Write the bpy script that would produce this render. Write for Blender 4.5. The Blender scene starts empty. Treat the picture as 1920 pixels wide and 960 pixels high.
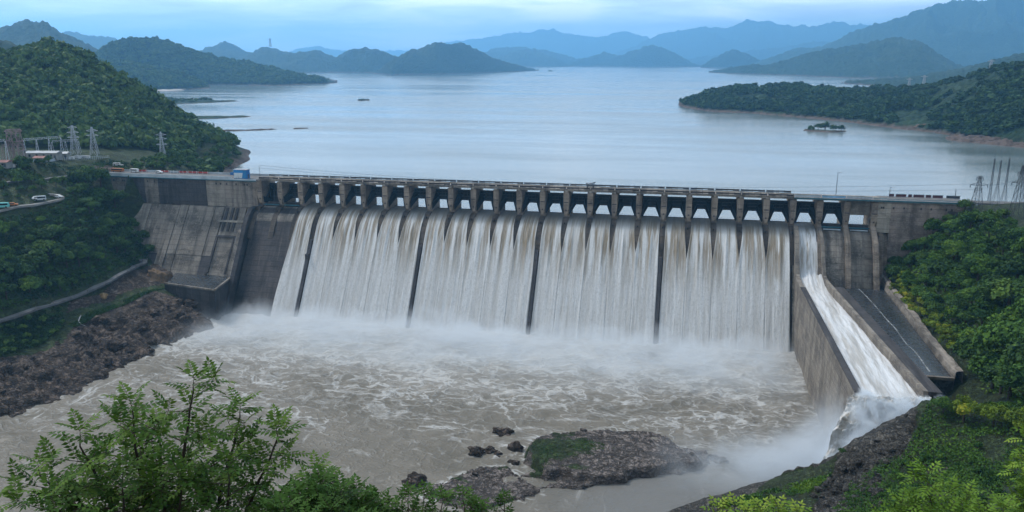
import bpy, bmesh, math, random
import numpy as np
from mathutils import Vector, Matrix
R = math.radians
random.seed(7); rng = np.random.default_rng(7)
scene = bpy.context.scene
COL = scene.collection

# ------------------------------------------------------------------ camera, world, sun, exposure
F_PX, YAW, HOR = 1500.0, 0.2130, 111.57          # focal length in photo pixels (1920 wide), yaw, horizon row
PITCH = math.atan((480 - HOR) / F_PX)
CAM = np.array([224.99, -391.62, 64.37])
cd = bpy.data.cameras.new('camera'); cam = bpy.data.objects.new('camera', cd); COL.objects.link(cam)
cd.sensor_width = 36.0; cd.lens = F_PX / 1920 * 36; cd.clip_start = 0.5; cd.clip_end = 60000
cam.location = CAM; cam.rotation_euler = (math.pi / 2 - PITCH, 0, YAW)
scene.camera = cam

SUN_EL, SUN_AZ = R(53), R(296)                   # azimuth clockwise from +Y
w = bpy.data.worlds.new('World'); scene.world = w; w.use_nodes = True
nt = w.node_tree; nt.nodes.clear()
def wn(t, **k):
    n = nt.nodes.new(t)
    for a, b in k.items(): setattr(n, a, b)
    return n
sky = wn('ShaderNodeTexSky', sky_type='NISHITA', sun_disc=False, sun_elevation=SUN_EL, sun_rotation=SUN_AZ, air_density=1.2, dust_density=1.5, ozone_density=1.5)
tc = wn('ShaderNodeTexCoord')
mp = wn('ShaderNodeMapping'); mp.inputs['Scale'].default_value = (3.0, 3.0, 22.0)
nz = wn('ShaderNodeTexNoise'); nz.inputs['Scale'].default_value = 1.9; nz.inputs['Detail'].default_value = 7; nz.inputs['Roughness'].default_value = .55; nz.inputs['Distortion'].default_value = .35
cr = wn('ShaderNodeValToRGB')
cr.color_ramp.elements[0].position = .38; cr.color_ramp.elements[0].color = (12.3, 12.8, 13.8, 1)
cr.color_ramp.elements[1].position = .63; cr.color_ramp.elements[1].color = (23.0, 22.6, 22.0, 1)
e = cr.color_ramp.elements.new(.5); e.color = (16.0, 17.4, 18.8, 1)
mx = wn('ShaderNodeMix', data_type='RGBA'); mx.inputs['Factor'].default_value = .82
sz = wn('ShaderNodeSeparateXYZ'); hr = wn('ShaderNodeMapRange'); hr.inputs[1].default_value = .10; hr.inputs[2].default_value = .42
mh = wn('ShaderNodeMix', data_type='RGBA'); mh.inputs[7].default_value = (5.5, 6.2, 6.9, 1)      # greyer, thicker cloud overhead
bg = wn('ShaderNodeBackground'); bg.inputs['Strength'].default_value = .105
out = wn('ShaderNodeOutputWorld')
L = nt.links.new
L(tc.outputs['Generated'], mp.inputs['Vector']); L(mp.outputs[0], nz.inputs['Vector']); L(nz.outputs['Fac'], cr.inputs['Fac'])
L(sky.outputs[0], mx.inputs[6]); L(tc.outputs['Generated'], sz.inputs[0]); L(sz.outputs[2], hr.inputs[0]); L(hr.outputs[0], mh.inputs[0]); L(cr.outputs[0], mh.inputs[6]); L(mh.outputs[2], mx.inputs[7]); L(mx.outputs[2], bg.inputs[0]); L(bg.outputs[0], out.inputs[0])

sd = bpy.data.lights.new('sun', 'SUN'); sd.energy = 2.4; sd.angle = R(11); sd.color = (1, .97, .93)
sun = bpy.data.objects.new('sun', sd); COL.objects.link(sun)
dirv = Vector((math.sin(SUN_AZ) * math.cos(SUN_EL), math.cos(SUN_AZ) * math.cos(SUN_EL), math.sin(SUN_EL)))
sun.rotation_euler = dirv.to_track_quat('Z', 'Y').to_euler()
scene.view_settings.view_transform = 'Standard'; scene.view_settings.look = 'None'
scene.view_settings.exposure = 0.40; scene.view_settings.gamma = 1
try: scene.view_settings.use_curve_mapping = False
except Exception: pass
scene.render.engine = 'CYCLES'
cy = scene.cycles
cy.use_denoising = True; cy.max_bounces = 6; cy.diffuse_bounces = 3; cy.glossy_bounces = 2; cy.transmission_bounces = 2
cy.transparent_max_bounces = 8; cy.volume_bounces = 3; cy.volume_max_steps = 256
cy.caustics_reflective = False; cy.caustics_refractive = False; cy.sample_clamp_indirect = 4

# ------------------------------------------------------------------ geometry of the view: a photo pixel onto a level, a vertical plane or the ground
_cy, _sy, _cp, _sp = math.cos(YAW), math.sin(YAW), math.cos(PITCH), math.sin(PITCH)
FW = np.array([-_sy * _cp, _cy * _cp, -_sp]); RT = np.array([_cy, _sy, 0]); UP = np.cross(RT, FW)
def ray(x, y): return FW + RT * (x - 960) / F_PX - UP * (y - 480) / F_PX
def onz(x, y, z): d = ray(x, y); return CAM + d * ((z - CAM[2]) / d[2])
def ony(x, y, Y): d = ray(x, y); return CAM + d * ((Y - CAM[1]) / d[1])
def onr(x, y, dist): d = ray(x, y); return CAM + d * (dist / math.hypot(d[0], d[1]))
TAIL, RES = -63.0, -12.0                          # river and reservoir levels (deck underside = 0)

# ------------------------------------------------------------------ noise
_perm = np.random.default_rng(3).permutation(4096)
def _h(ix, iy, s): return _perm[(_perm[(ix + s * 131) & 4095] + iy) & 4095] / 4095.0
def vn(x, y, s=0):
    x = np.asarray(x, float); y = np.asarray(y, float)
    ix = np.floor(x).astype(int); iy = np.floor(y).astype(int); fx = x - ix; fy = y - iy
    fx = fx * fx * fx * (fx * (fx * 6 - 15) + 10); fy = fy * fy * fy * (fy * (fy * 6 - 15) + 10)
    a = _h(ix, iy, s); b = _h(ix + 1, iy, s); c = _h(ix, iy + 1, s); d = _h(ix + 1, iy + 1, s)
    return (a + (b - a) * fx) * (1 - fy) + (c + (d - c) * fx) * fy - .5
def fbm(x, y, o=4, s=0, g=.5):
    r = 0; a = 1.0
    for k in range(o): r = r + a * vn(x * 2 ** k + 17.3 * k, y * 2 ** k - 9.1 * k, s + k); a *= g
    return r
def ridge(x, y, o=4, s=0):
    r = 0; a = 1.0
    for k in range(o): r = r + a * (.5 - np.abs(vn(x * 2 ** k + 7.7 * k, y * 2 ** k + 3.3 * k, s + k)) * 2); a *= .5
    return r
def sst(a, b, x): t = np.clip((np.asarray(x, float) - a) / (b - a), 0, 1); return t * t * (3 - 2 * t)
def inpoly(x, y, P):
    x = np.asarray(x, float); y = np.asarray(y, float); c = np.zeros(x.shape, bool); n = len(P)
    for i in range(n):
        x1, y1 = P[i][0], P[i][1]; x2, y2 = P[(i + 1) % n][0], P[(i + 1) % n][1]
        if y1 == y2: continue
        c ^= ((y1 > y) != (y2 > y)) & (x < (x2 - x1) * (y - y1) / (y2 - y1) + x1)
    return c
def polydist(x, y, P, closed=True):
    x = np.asarray(x, float); y = np.asarray(y, float); d = np.full(x.shape, 1e9); n = len(P)
    for i in range(n if closed else n - 1):
        ax, ay = P[i][0], P[i][1]; bx, by = P[(i + 1) % n][0], P[(i + 1) % n][1]
        ll = (bx - ax) ** 2 + (by - ay) ** 2 + 1e-9
        t = np.clip(((x - ax) * (bx - ax) + (y - ay) * (by - ay)) / ll, 0, 1)
        d = np.minimum(d, np.hypot(x - ax - t * (bx - ax), y - ay - t * (by - ay)))
    return d

# ------------------------------------------------------------------ object helpers
def tag(o, label=None, cat=None, group=None, kind=None):
    if label: o['label'] = label
    if cat: o['category'] = cat
    if group: o['group'] = group
    if kind: o['kind'] = kind
    return o
def link(o, parent=None):
    COL.objects.link(o)
    if parent is not None: o.parent = parent
    return o
def thing(name, label, cat, loc=(0, 0, 0), rz=0, group=None):
    o = bpy.data.objects.new(name, None); link(o); o.location = loc; o.rotation_euler = (0, 0, rz); o.empty_display_size = .5
    return tag(o, label, cat, group)
def mesh_np(name, V, Fq, mat=None, parent=None, smooth=False, attrs=None):
    """Fq: int array of quads or triangles"""
    V = np.ascontiguousarray(V, np.float32); Fq = np.ascontiguousarray(Fq, np.int32)
    me = bpy.data.meshes.new(name); k = Fq.shape[1]
    me.vertices.add(len(V)); me.vertices.foreach_set('co', V.ravel())
    me.loops.add(Fq.size); me.loops.foreach_set('vertex_index', Fq.ravel())
    me.polygons.add(len(Fq)); me.polygons.foreach_set('loop_start', np.arange(len(Fq), dtype=np.int32) * k)
    try: me.polygons.foreach_set('loop_total', np.full(len(Fq), k, np.int32))
    except Exception: pass
    if smooth: me.polygons.foreach_set('use_smooth', np.ones(len(Fq), bool))
    me.update(calc_edges=True)
    for n, a in (attrs or {}).items():
        at = me.attributes.new(n, 'FLOAT', 'POINT'); at.data.foreach_set('value', np.ascontiguousarray(a, np.float32))
    if mat: me.materials.append(mat)
    return link(bpy.data.objects.new(name, me), parent)
def grid_faces(nu, nv):
    i = np.arange(nu * nv).reshape(nv, nu)
    return np.stack([i[:-1, :-1], i[:-1, 1:], i[1:, 1:], i[1:, :-1]], -1).reshape(-1, 4)
class MB:
    """collects boxes, prisms, bars and tubes into one mesh"""
    def __init__(s): s.v = []; s.f = []
    def add(s, V, Fs):
        b = len(s.v); s.v += [tuple(map(float, p)) for p in V]; s.f += [tuple(i + b for i in q) for q in Fs]; return s
    def box(s, x0, x1, y0, y1, z0, z1):
        return s.add([(x0, y0, z0), (x1, y0, z0), (x1, y1, z0), (x0, y1, z0), (x0, y0, z1), (x1, y0, z1), (x1, y1, z1), (x0, y1, z1)],
                     [(0, 3, 2, 1), (4, 5, 6, 7), (0, 1, 5, 4), (1, 2, 6, 5), (2, 3, 7, 6), (3, 0, 4, 7)])
    def prism(s, prof, x0, x1):
        """closed (y,z) profile swept along X; x0,x1 may be functions of (y,z)"""
        n = len(prof); g = lambda f, p: f(*p) if callable(f) else f
        V = [(g(x0, p), p[0], p[1]) for p in prof] + [(g(x1, p), p[0], p[1]) for p in prof]
        return s.add(V, [tuple(range(n))] + [tuple(range(2 * n - 1, n - 1, -1))] + [(i, i + n, (i + 1) % n + n, (i + 1) % n) for i in range(n)])
    def slab(s, poly, z0, z1):
        n = len(poly); V = [(p[0], p[1], z0) for p in poly] + [(p[0], p[1], z1) for p in poly]
        return s.add(V, [tuple(range(n - 1, -1, -1)), tuple(range(n, 2 * n))] + [(i, (i + 1) % n, (i + 1) % n + n, i + n) for i in range(n)])
    def bar(s, a, b, r=.1, r2=None, n=4):
        a = Vector(a); b = Vector(b); d = b - a
        if d.length < 1e-6: return s
        q = d.to_track_quat('Z', 'Y'); r2 = r if r2 is None else r2; V = []
        for c, rr in ((a, r), (b, r2)):
            for k in range(n):
                t = 2 * math.pi * (k + .5) / n; V.append(c + q @ Vector((rr * math.cos(t), rr * math.sin(t), 0)))
        return s.add(V, [(k, (k + 1) % n, n + (k + 1) % n, n + k) for k in range(n)] + [tuple(range(n - 1, -1, -1)), tuple(range(n, 2 * n))])
    def tube(s, pts, rad, n=5):
        for i in range(len(pts) - 1):
            ra = rad[i] if hasattr(rad, '__len__') else rad; rb = rad[i + 1] if hasattr(rad, '__len__') else rad
            s.bar(pts[i], pts[i + 1], ra, rb, n)
        return s
    def build(s, name, mat=None, parent=None, smooth=False):
        me = bpy.data.meshes.new(name); me.from_pydata(s.v, [], s.f)
        bm = bmesh.new(); bm.from_mesh(me); bmesh.ops.recalc_face_normals(bm, faces=bm.faces); bm.to_mesh(me); bm.free()
        if smooth:
            for p in me.polygons: p.use_smooth = True
        if mat: me.materials.append(mat)
        return link(bpy.data.objects.new(name, me), parent)
def copy_tree(o, parent=None):
    c = o.copy(); COL.objects.link(c)
    if parent is not None: c.parent = parent
    for ch in list(o.children): copy_tree(ch, c)
    return c

# ------------------------------------------------------------------ materials
class NT:
    def __init__(s, name):
        s.m = bpy.data.materials.new(name); s.m.use_nodes = True; s.t = s.m.node_tree
        s.t.nodes.clear(); s.o = s.n('ShaderNodeOutputMaterial')
    def n(s, t, **k):
        n = s.t.nodes.new(t)
        for a, b in k.items():
            if a in n.bl_rna.properties and a != 'inputs': setattr(n, a, b)
        return n
    def l(s, a, b): s.t.links.new(a, b)
    def put(s, sock, v):
        if hasattr(v, 'is_linked') or isinstance(v, bpy.types.NodeSocket): s.l(v, sock)
        else: sock.default_value = v if not (isinstance(v, tuple) and len(v) == 3 and sock.type == 'RGBA') else (*v, 1)
    def pos(s): return s.n('ShaderNodeNewGeometry').outputs['Position']
    def obj(s): return s.n('ShaderNodeTexCoord').outputs['Object']
    def attr(s, name): return s.n('ShaderNodeAttribute', attribute_name=name).outputs['Fac']
    def map(s, v, scale=(1, 1, 1), loc=(0, 0, 0), rot=(0, 0, 0)):
        m = s.n('ShaderNodeMapping'); s.l(v, m.inputs[0]); m.inputs['Scale'].default_value = scale; m.inputs['Location'].default_value = loc; m.inputs['Rotation'].default_value = rot
        return m.outputs[0]
    def noise(s, v, scale=1, detail=4, rough=.55, dist=0, color=False):
        m = s.n('ShaderNodeTexNoise'); s.l(v, m.inputs['Vector']); m.inputs['Scale'].default_value = scale
        m.inputs['Detail'].default_value = detail; m.inputs['Roughness'].default_value = rough; m.inputs['Distortion'].default_value = dist
        return m.outputs['Color' if color else 'Fac']
    def voro(s, v, scale=1, feature='DISTANCE_TO_EDGE'):
        m = s.n('ShaderNodeTexVoronoi', feature=feature); s.l(v, m.inputs['Vector']); m.inputs['Scale'].default_value = scale; return m.outputs[0]
    def ramp(s, f, *st):
        m = s.n('ShaderNodeValToRGB'); s.l(f, m.inputs[0]); el = m.color_ramp.elements
        while len(el) > 1: el.remove(el[0])
        for i, (p, c) in enumerate(st):
            e = el[0] if i == 0 else el.new(p)
            e.position = p; e.color = (c, c, c, 1) if not hasattr(c, '__len__') else (*c, 1)
        return m.outputs[0]
    def mix(s, f, a, b, mode='MIX'):
        m = s.n('ShaderNodeMix', data_type='RGBA', blend_type=mode); s.put(m.inputs[0], f); s.put(m.inputs[6], a); s.put(m.inputs[7], b); return m.outputs[2]
    def math(s, op, a, b=0.0, c=0.0, clamp=False):
        m = s.n('ShaderNodeMath', operation=op, use_clamp=clamp); s.put(m.inputs[0], a); s.put(m.inputs[1], b)
        if len(m.inputs) > 2: s.put(m.inputs[2], c)
        return m.outputs[0]
    def sep(s, v): m = s.n('ShaderNodeSeparateXYZ'); s.l(v, m.inputs[0]); return m.outputs
    def rng(s, v, a, b, c=0.0, d=1.0):
        m = s.n('ShaderNodeMapRange'); m.clamp = True; s.l(v, m.inputs[0])
        for k, x in enumerate((a, b, c, d)): m.inputs[1 + k].default_value = x
        return m.outputs[0]
    def vadd(s, v, w, k):
        a = s.n('ShaderNodeVectorMath', operation='MULTIPLY_ADD'); s.l(w, a.inputs[0]); a.inputs[1].default_value = (k, k, k); s.l(v, a.inputs[2]); return a.outputs[0]
    def bsdf(s, col, rough=.8, bump=None, bstr=.5, bdist=.3, spec=.3, metal=0.0, k=.77):
        col = s.mix(1.0, col, (k, k, k), 'MULTIPLY')             # base colours below are written a little high
        p = s.n('ShaderNodeBsdfPrincipled'); s.put(p.inputs['Base Color'], col); s.put(p.inputs['Roughness'], rough)
        p.inputs['Specular IOR Level'].default_value = spec; p.inputs['Metallic'].default_value = metal
        if bump is not None:
            b = s.n('ShaderNodeBump'); b.inputs['Strength'].default_value = bstr; b.inputs['Distance'].default_value = bdist
            s.l(bump, b.inputs['Height']); s.l(b.outputs[0], p.inputs['Normal'])
        s.l(p.outputs[0], s.o.inputs['Surface']); s.p = p
        return s.m
def plain(name, col, rough=.6, var=.25, scale=1.5, spec=.3, metal=0.0):
    t = NT(name); n = t.noise(t.obj(), scale, 4, .6)
    c = t.mix(t.rng(n, .3, .7), tuple(x * (1 - var) for x in col), tuple(min(1, x * (1 + var)) for x in col))
    return t.bsdf(c, rough, spec=spec, metal=metal)
def concrete(name, base, dark, light, streak=1.0, lift=2.4, ys=(.02, .04, .03)):
    t = NT(name); p = t.pos(); x, y, z = t.sep(p)
    warp = t.noise(t.map(p, (.12, .12, .12)), 1, 3, .6, 0, True)
    st = t.noise(t.vadd(t.map(p, (.30, ys[0], .035)), warp, .35), 1, 5, .62)          # runs down the face
    st2 = t.noise(t.vadd(t.map(p, (1.1, ys[1], .07), (7, 2, 9)), warp, .4), 1, 4, .6)
    bl = t.noise(t.vadd(t.map(p, (.07, .07, .11)), warp, .5), 1, 6, .68)
    fine = t.noise(t.map(p, (1.1, 1.1, 1.6)), 1, 6, .72)
    row = t.math('FLOOR', t.math('DIVIDE', z, lift)); col_ = t.math('FLOOR', t.math('DIVIDE', x, 5.3))
    cell = t.n('ShaderNodeTexWhiteNoise', noise_dimensions='2D'); cx = t.n('ShaderNodeCombineXYZ'); t.l(row, cx.inputs[0]); t.l(col_, cx.inputs[1]); t.l(cx.outputs[0], cell.inputs['Vector'])
    c = t.mix(t.rng(bl, .41, .54, .05, 1), dark, base)
    c = t.mix(t.rng(fine, .48, .72, 0, .75), c, light)
    c = t.mix(t.rng(cell.outputs['Value'], 0, 1, 0, .30), c, dark)                   # pours of slightly different concrete
    c = t.mix(t.math('MULTIPLY', t.n('ShaderNodeObjectInfo').outputs['Random'], .25), c, dark)
    c = t.mix(t.math('MULTIPLY', t.rng(st, .47, .66), streak * .62, clamp=True), c, tuple(q * .40 for q in dark))
    c = t.mix(t.math('MULTIPLY', t.rng(st2, .56, .74), streak * .4, clamp=True), c, tuple(q * .5 for q in dark))
    pale = t.noise(t.map(p, (.55, ys[2], .05), (40, 3, 1)), 1, 4, .6)
    c = t.mix(t.rng(pale, .60, .76, 0, .55 * streak), c, tuple(min(.6, q * 1.25) for q in light))
    zl = t.math('FRACT', t.math('DIVIDE', t.math('ADD', z, t.math('MULTIPLY', bl, .2)), lift))
    ln = t.math('MULTIPLY', t.rng(zl, 0, .11, 1, 0), t.rng(fine, .32, .56, .15, .85))
    c = t.mix(ln, c, tuple(q * .30 for q in base))
    h = t.math('SUBTRACT', t.math('ADD', fine, bl), t.math('MULTIPLY', ln, .7))
    return t.bsdf(c, .85, h, .7, .3, .25)
M = {}
M['concrete'] = concrete('weathered_concrete', (.330, .288, .242), (.115, .102, .088), (.470, .425, .365), 1.1)
M['concrete_dark'] = concrete('damp_concrete', (0.091, 0.083, 0.083), (0.044, 0.043, 0.047), (0.150, 0.137, 0.130))
M['concrete_pier'] = concrete('pier_concrete', (.390, .318, .252), (.150, .122, .098), (.520, .440, .360), 1.0, 3.1)
M['concrete_pale'] = concrete('pale_concrete', (.440, .395, .330), (.230, .205, .172), (.560, .510, .440), .8)
M['concrete_wall'] = concrete('wall_concrete', (0.305, 0.267, 0.221), (0.150, 0.130, 0.114), (0.442, 0.397, 0.338), .8, 2.6, (.22, .8, .4))
M['concrete_rosy'] = concrete('rosy_concrete', (.380, .312, .268), (.170, .142, .125), (.520, .450, .395), .9, 2.0)
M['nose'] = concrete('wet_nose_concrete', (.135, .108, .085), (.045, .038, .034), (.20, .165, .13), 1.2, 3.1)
M['gate'] = plain('gate_steel', (.010, .017, .026), .5, .35, .8)
M['steel'] = plain('grey_steel', (0.440, 0.473, 0.517), .5, .3, 1.2, .4)
M['steel_dark'] = plain('dark_steel', (.05, .06, .075), .5, .3, 1.2)
M['pink_steel'] = plain('rusty_pink_steel', (.24, .17, .17), .7, .3, .9)
M['teal'] = plain('teal_paint', (.03, .13, .17), .5, .3, .8)
M['rail_pale'] = plain('pale_painted_rail', (.42, .48, .52), .6, .25, .25)
M['white'] = plain('white_paint', (.72, .73, .73), .5, .12, .8)
M['blue'] = plain('blue_paint', (.015, .15, .42), .45, .2, .4)
M['banner_blue'] = plain('pale_blue_banner', (.22, .42, .62), .6, .3, .3)
M['red'] = plain('red_paint', (.42, .055, .045), .5, .25, .5)
M['maroon'] = plain('maroon_banner', (.085, .030, .038), .7, .4, .7)
M['orange'] = plain('orange_paint', (0.434, 0.154, 0.042), .5, .2, .5)
M['turquoise'] = plain('turquoise_paint', (.15, .5, .5), .5, .15, .5)
M['glass'] = plain('dark_glass', (.015, .02, .025), .15, .2, 1, .6)
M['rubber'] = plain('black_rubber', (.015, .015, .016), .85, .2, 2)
M['asphalt'] = plain('asphalt', (.14, .14, .145), .7, .35, .3)
M['road_deck'] = plain('deck_road', (.16, .155, .15), .8, .3, .3)
M['roof_pale'] = plain('pale_metal_roof', (0.364, 0.385, 0.406), .5, .25, .3)
M['roof_red'] = plain('rusty_red_roof', (.28, .12, .10), .7, .3, .4)
M['plaster'] = plain('grey_plaster', (0.255, 0.255, 0.247), .8, .25, .3)
M['kerb'] = plain('kerb_concrete', (0.224, 0.217, 0.203), .8, .3, .4)
M['bark'] = plain('bark', (.055, .044, .034), .9, .4, 2.5)
M['bark_pale'] = plain('pale_bark', (.12, .10, .08), .9, .35, 2.5)
M['mud'] = plain('bare_mud', (.17, .115, .085), .9, .35, .05)

def foliage(name, dark, light, yellow=None):
    t = NT(name); tn = t.attr('tint'); ob = t.n('ShaderNodeObjectInfo').outputs['Random']
    f = t.math('ADD', t.math('MULTIPLY', tn, .75), t.math('SUBTRACT', t.math('MULTIPLY', ob, .5), .1), clamp=True)
    st = [(0, dark), (.72, light)] + ([(1, yellow)] if yellow else [])
    c = t.ramp(f, *[(p_, tuple(.80 * q for q in c_)) for p_, c_ in st])
    t.bsdf(c, .65, spec=.10, k=1.0)
    tr = t.n('ShaderNodeBsdfTranslucent'); t.l(c, tr.inputs['Color']); ms = t.n('ShaderNodeMixShader'); ms.inputs[0].default_value = .22
    t.l(t.p.outputs[0], ms.inputs[1]); t.l(tr.outputs[0], ms.inputs[2]); t.l(ms.outputs[0], t.o.inputs['Surface'])
    return t.m
M['leaf_forest'] = foliage('forest_leaves', (0.016, 0.046, 0.016), (0.070, 0.142, 0.027), (0.121, 0.203, 0.035))
M['leaf_far'] = foliage('far_forest_leaves', (0.018, 0.046, 0.019), (0.062, 0.121, 0.030), (0.108, 0.169, 0.041))
M['leaf_right'] = foliage('hillside_leaves', (0.019, 0.057, 0.014), (0.084, 0.176, 0.024), (0.162, 0.257, 0.030))
M['leaf_yellow'] = foliage('yellow_green_leaves', (0.061, 0.115, 0.016), (0.203, 0.284, 0.027), (0.446, 0.405, 0.041))
M['leaf_near'] = foliage('near_leaves', (.016, .044, .012), (.058, .130, .022), (.115, .195, .030))
M['leaf_sapling'] = foliage('sapling_leaves', (0.052, 0.117, 0.018), (0.150, 0.267, 0.034), (0.286, 0.377, 0.058))

def ground_mat(name, rock_a, rock_b, rock_c, scale=1.0):
    """rock where 'veg' is 0, grass and soil where it is 1"""
    t = NT(name); p = t.pos(); veg = t.attr('veg')
    wc = t.noise(p, .09 * scale, 4, .6, 0, True)
    n1 = t.noise(t.vadd(t.map(p, (.07 * scale, .07 * scale, .16 * scale)), wc, .6), 1, 6, .65)
    n2 = t.noise(t.map(p, (.6 * scale, .6 * scale, 1.1 * scale)), 1, 6, .72)
    def crease(sc, k, off, w_):
        n = t.noise(t.vadd(t.map(p, sc, off, (.25, -.2, .5)), wc, k), 1, 5, .6); return t.rng(t.math('ABSOLUTE', t.math('SUBTRACT', n, .5)), 0, w_, 1, 0)
    c1 = crease((.075 * scale, .17 * scale, .30 * scale), 1.3, (3, 5, 7), .030); c2 = crease((.33 * scale, .20 * scale, .6 * scale), 1.1, (9, 1, 4), .035); c3 = crease((.8 * scale, .9 * scale, 1.2 * scale), 1.0, (2, 6, 1), .04)
    c = t.mix(t.rng(n1, .36, .64), rock_a, rock_b); c = t.mix(t.rng(n2, .50, .74, 0, .55), c, rock_c)
    crack = t.math('MAXIMUM', c1, t.math('MAXIMUM', t.math('MULTIPLY', c2, .9), t.math('MULTIPLY', c3, .6)))
    c = t.mix(t.math('MULTIPLY', crack, .82), c, tuple(q * .2 for q in rock_a))
    g = t.mix(t.rng(n2, .35, .68), (.022, .040, .014), (.065, .105, .022)); g = t.mix(t.rng(n1, .55, .75, 0, .6), g, (.085, .075, .045))
    vf = t.rng(t.math('ADD', veg, t.math('MULTIPLY', t.math('SUBTRACT', n2, .5), 1.3)), .4, .6)
    col = t.mix(vf, c, g)
    h = t.math('SUBTRACT', t.math('ADD', t.math('MULTIPLY', n2, .55), t.math('MULTIPLY', n1, 1.8)), t.math('MULTIPLY', crack, 1.3))
    return t.bsdf(col, .78, h, 1.0, 1.0, .3)
M['bank'] = ground_mat('bank_rock', (.088, .066, .052), (.160, .116, .090), (.265, .195, .155), .6)
M['island'] = ground_mat('island_rock', (.165, .138, .122), (.265, .222, .198), (.40, .345, .31), 1.0)
M['bank_right'] = ground_mat('right_bank_rock', (.090, .082, .070), (.160, .146, .126), (.265, .242, .212), 1.4)
def hill_mat(name, a, b, c3, s=1.0):
    t = NT(name); p = t.pos()
    n = t.noise(t.map(p, (.004 * s,) * 3), 1, 6, .62); f = t.noise(t.map(p, (.05 * s,) * 3), 1, 5, .7)
    v = t.voro(t.map(p, (.075 * s,) * 3), 1, 'F1')
    c = t.mix(t.rng(f, .35, .66), a, b); c = t.mix(t.rng(n, .52, .72, 0, .75), c, c3)
    sh = t.attr('shore')
    c = t.mix(sh, c, (.13, .098, .082))
    h = t.math('ADD', t.math('MULTIPLY', v, -1.0), f)
    return t.bsdf(c, .9, h, 1.0, 8.0 / s, .15)
M['hill'] = hill_mat('hill_forest', (0.008, 0.022, 0.013), (0.026, 0.053, 0.022), (0.044, 0.068, 0.028))
M['hill_right'] = hill_mat('hill_forest_light', (0.011, 0.029, 0.016), (0.034, 0.068, 0.028), (0.060, 0.089, 0.038))

# reservoir: turbid still water, fine ripples in wind bands
t = NT('reservoir_water'); p = t.pos()
band = t.noise(t.vadd(t.map(p, (.0016, .010, 0)), t.noise(t.map(p, (.003, .003, 0)), 1, 3, .6, 0, True), .5), 1, 4, .6)
rip = t.noise(t.map(p, (.16, .32, 0)), 1, 4, .65)
rip2 = t.noise(t.map(p, (.012, .05, 0)), 1, 4, .6)
hgt = t.math('ADD', t.math('MULTIPLY', rip, t.rng(band, .35, .65, .25, 1.0)), t.math('MULTIPLY', rip2, 3.0))
M['reservoir'] = t.bsdf(t.mix(t.rng(band, .35, .65), (.140, .186, .186), (.168, .212, .208)), t.rng(band, .35, .65, .11, .26), hgt, .05, .5, .46, k=.56)

# river: brown turbulent water with foam
t = NT('river_water'); p = t.pos(); fo = t.attr('foam')
w1 = t.noise(t.map(p, (.022, .030, 0)), 1, 3, .6, 0, True); w2 = t.noise(t.map(p, (.09, .12, 0)), 1, 4, .6, 0, True)
def swirl(scale, k1, k2, rot, width):
    v = t.vadd(t.vadd(t.map(p, scale, rot=(0, 0, rot)), w1, k1), w2, k2)
    n = t.noise(v, 1, 2.2, .5)
    return t.rng(t.math('ABSOLUTE', t.math('SUBTRACT', n, .5)), 0, width, 1, 0)
s1 = swirl((.030, .062, 0), 2.4, .55, .15, .024); s2 = swirl((.075, .15, 0), 2.4, 1.0, .3, .036); s3 = swirl((.20, .36, 0), 2.2, 1.4, .1, .06)
st = t.noise(t.vadd(t.map(p, (.30, .045, 0), rot=(0, 0, R(8))), w1, 1.2), 1, 5, .65)
patch = t.noise(t.vadd(t.map(p, (.03, .05, 0)), w1, 1.5), 1, 5, .6)
fl = t.math('ADD', t.math('MULTIPLY', s1, .85), t.math('ADD', t.math('MULTIPLY', s2, .68), t.math('MULTIPLY', s3, .36)))
fl = t.math('MULTIPLY', fl, t.rng(patch, .28, .58, .35, 1.15))
amt = t.math('ADD', t.math('MULTIPLY', fl, t.rng(fo, 0, .5, .30, 1.0)), t.math('MULTIPLY', t.math('SUBTRACT', fo, .55), t.rng(patch, .3, .7, .5, 1.5)), clamp=True)
amt = t.math('MAXIMUM', amt, t.math('MULTIPLY', t.rng(st, .60, .72), t.attr('streak')))
brown = t.mix(t.rng(patch, .35, .65), (.142, .126, .098), (.204, .181, .146))
brown = t.mix(t.attr('calm'), brown, (.185, .18, .168))
col = t.mix(t.math('MULTIPLY', amt, .74, clamp=True), brown, (.60, .595, .575))
hh = t.math('ADD', t.math('MULTIPLY', w2, .6), t.math('ADD', t.math('MULTIPLY', fl, .5), t.math('MULTIPLY', s3, .25)))
hh = t.math('MULTIPLY', hh, t.rng(t.attr('calm'), 0, 1, 1, .25))
M['river'] = t.bsdf(col, t.rng(amt, 0, .6, .50, .85), hh, .5, .8, .2)

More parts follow.
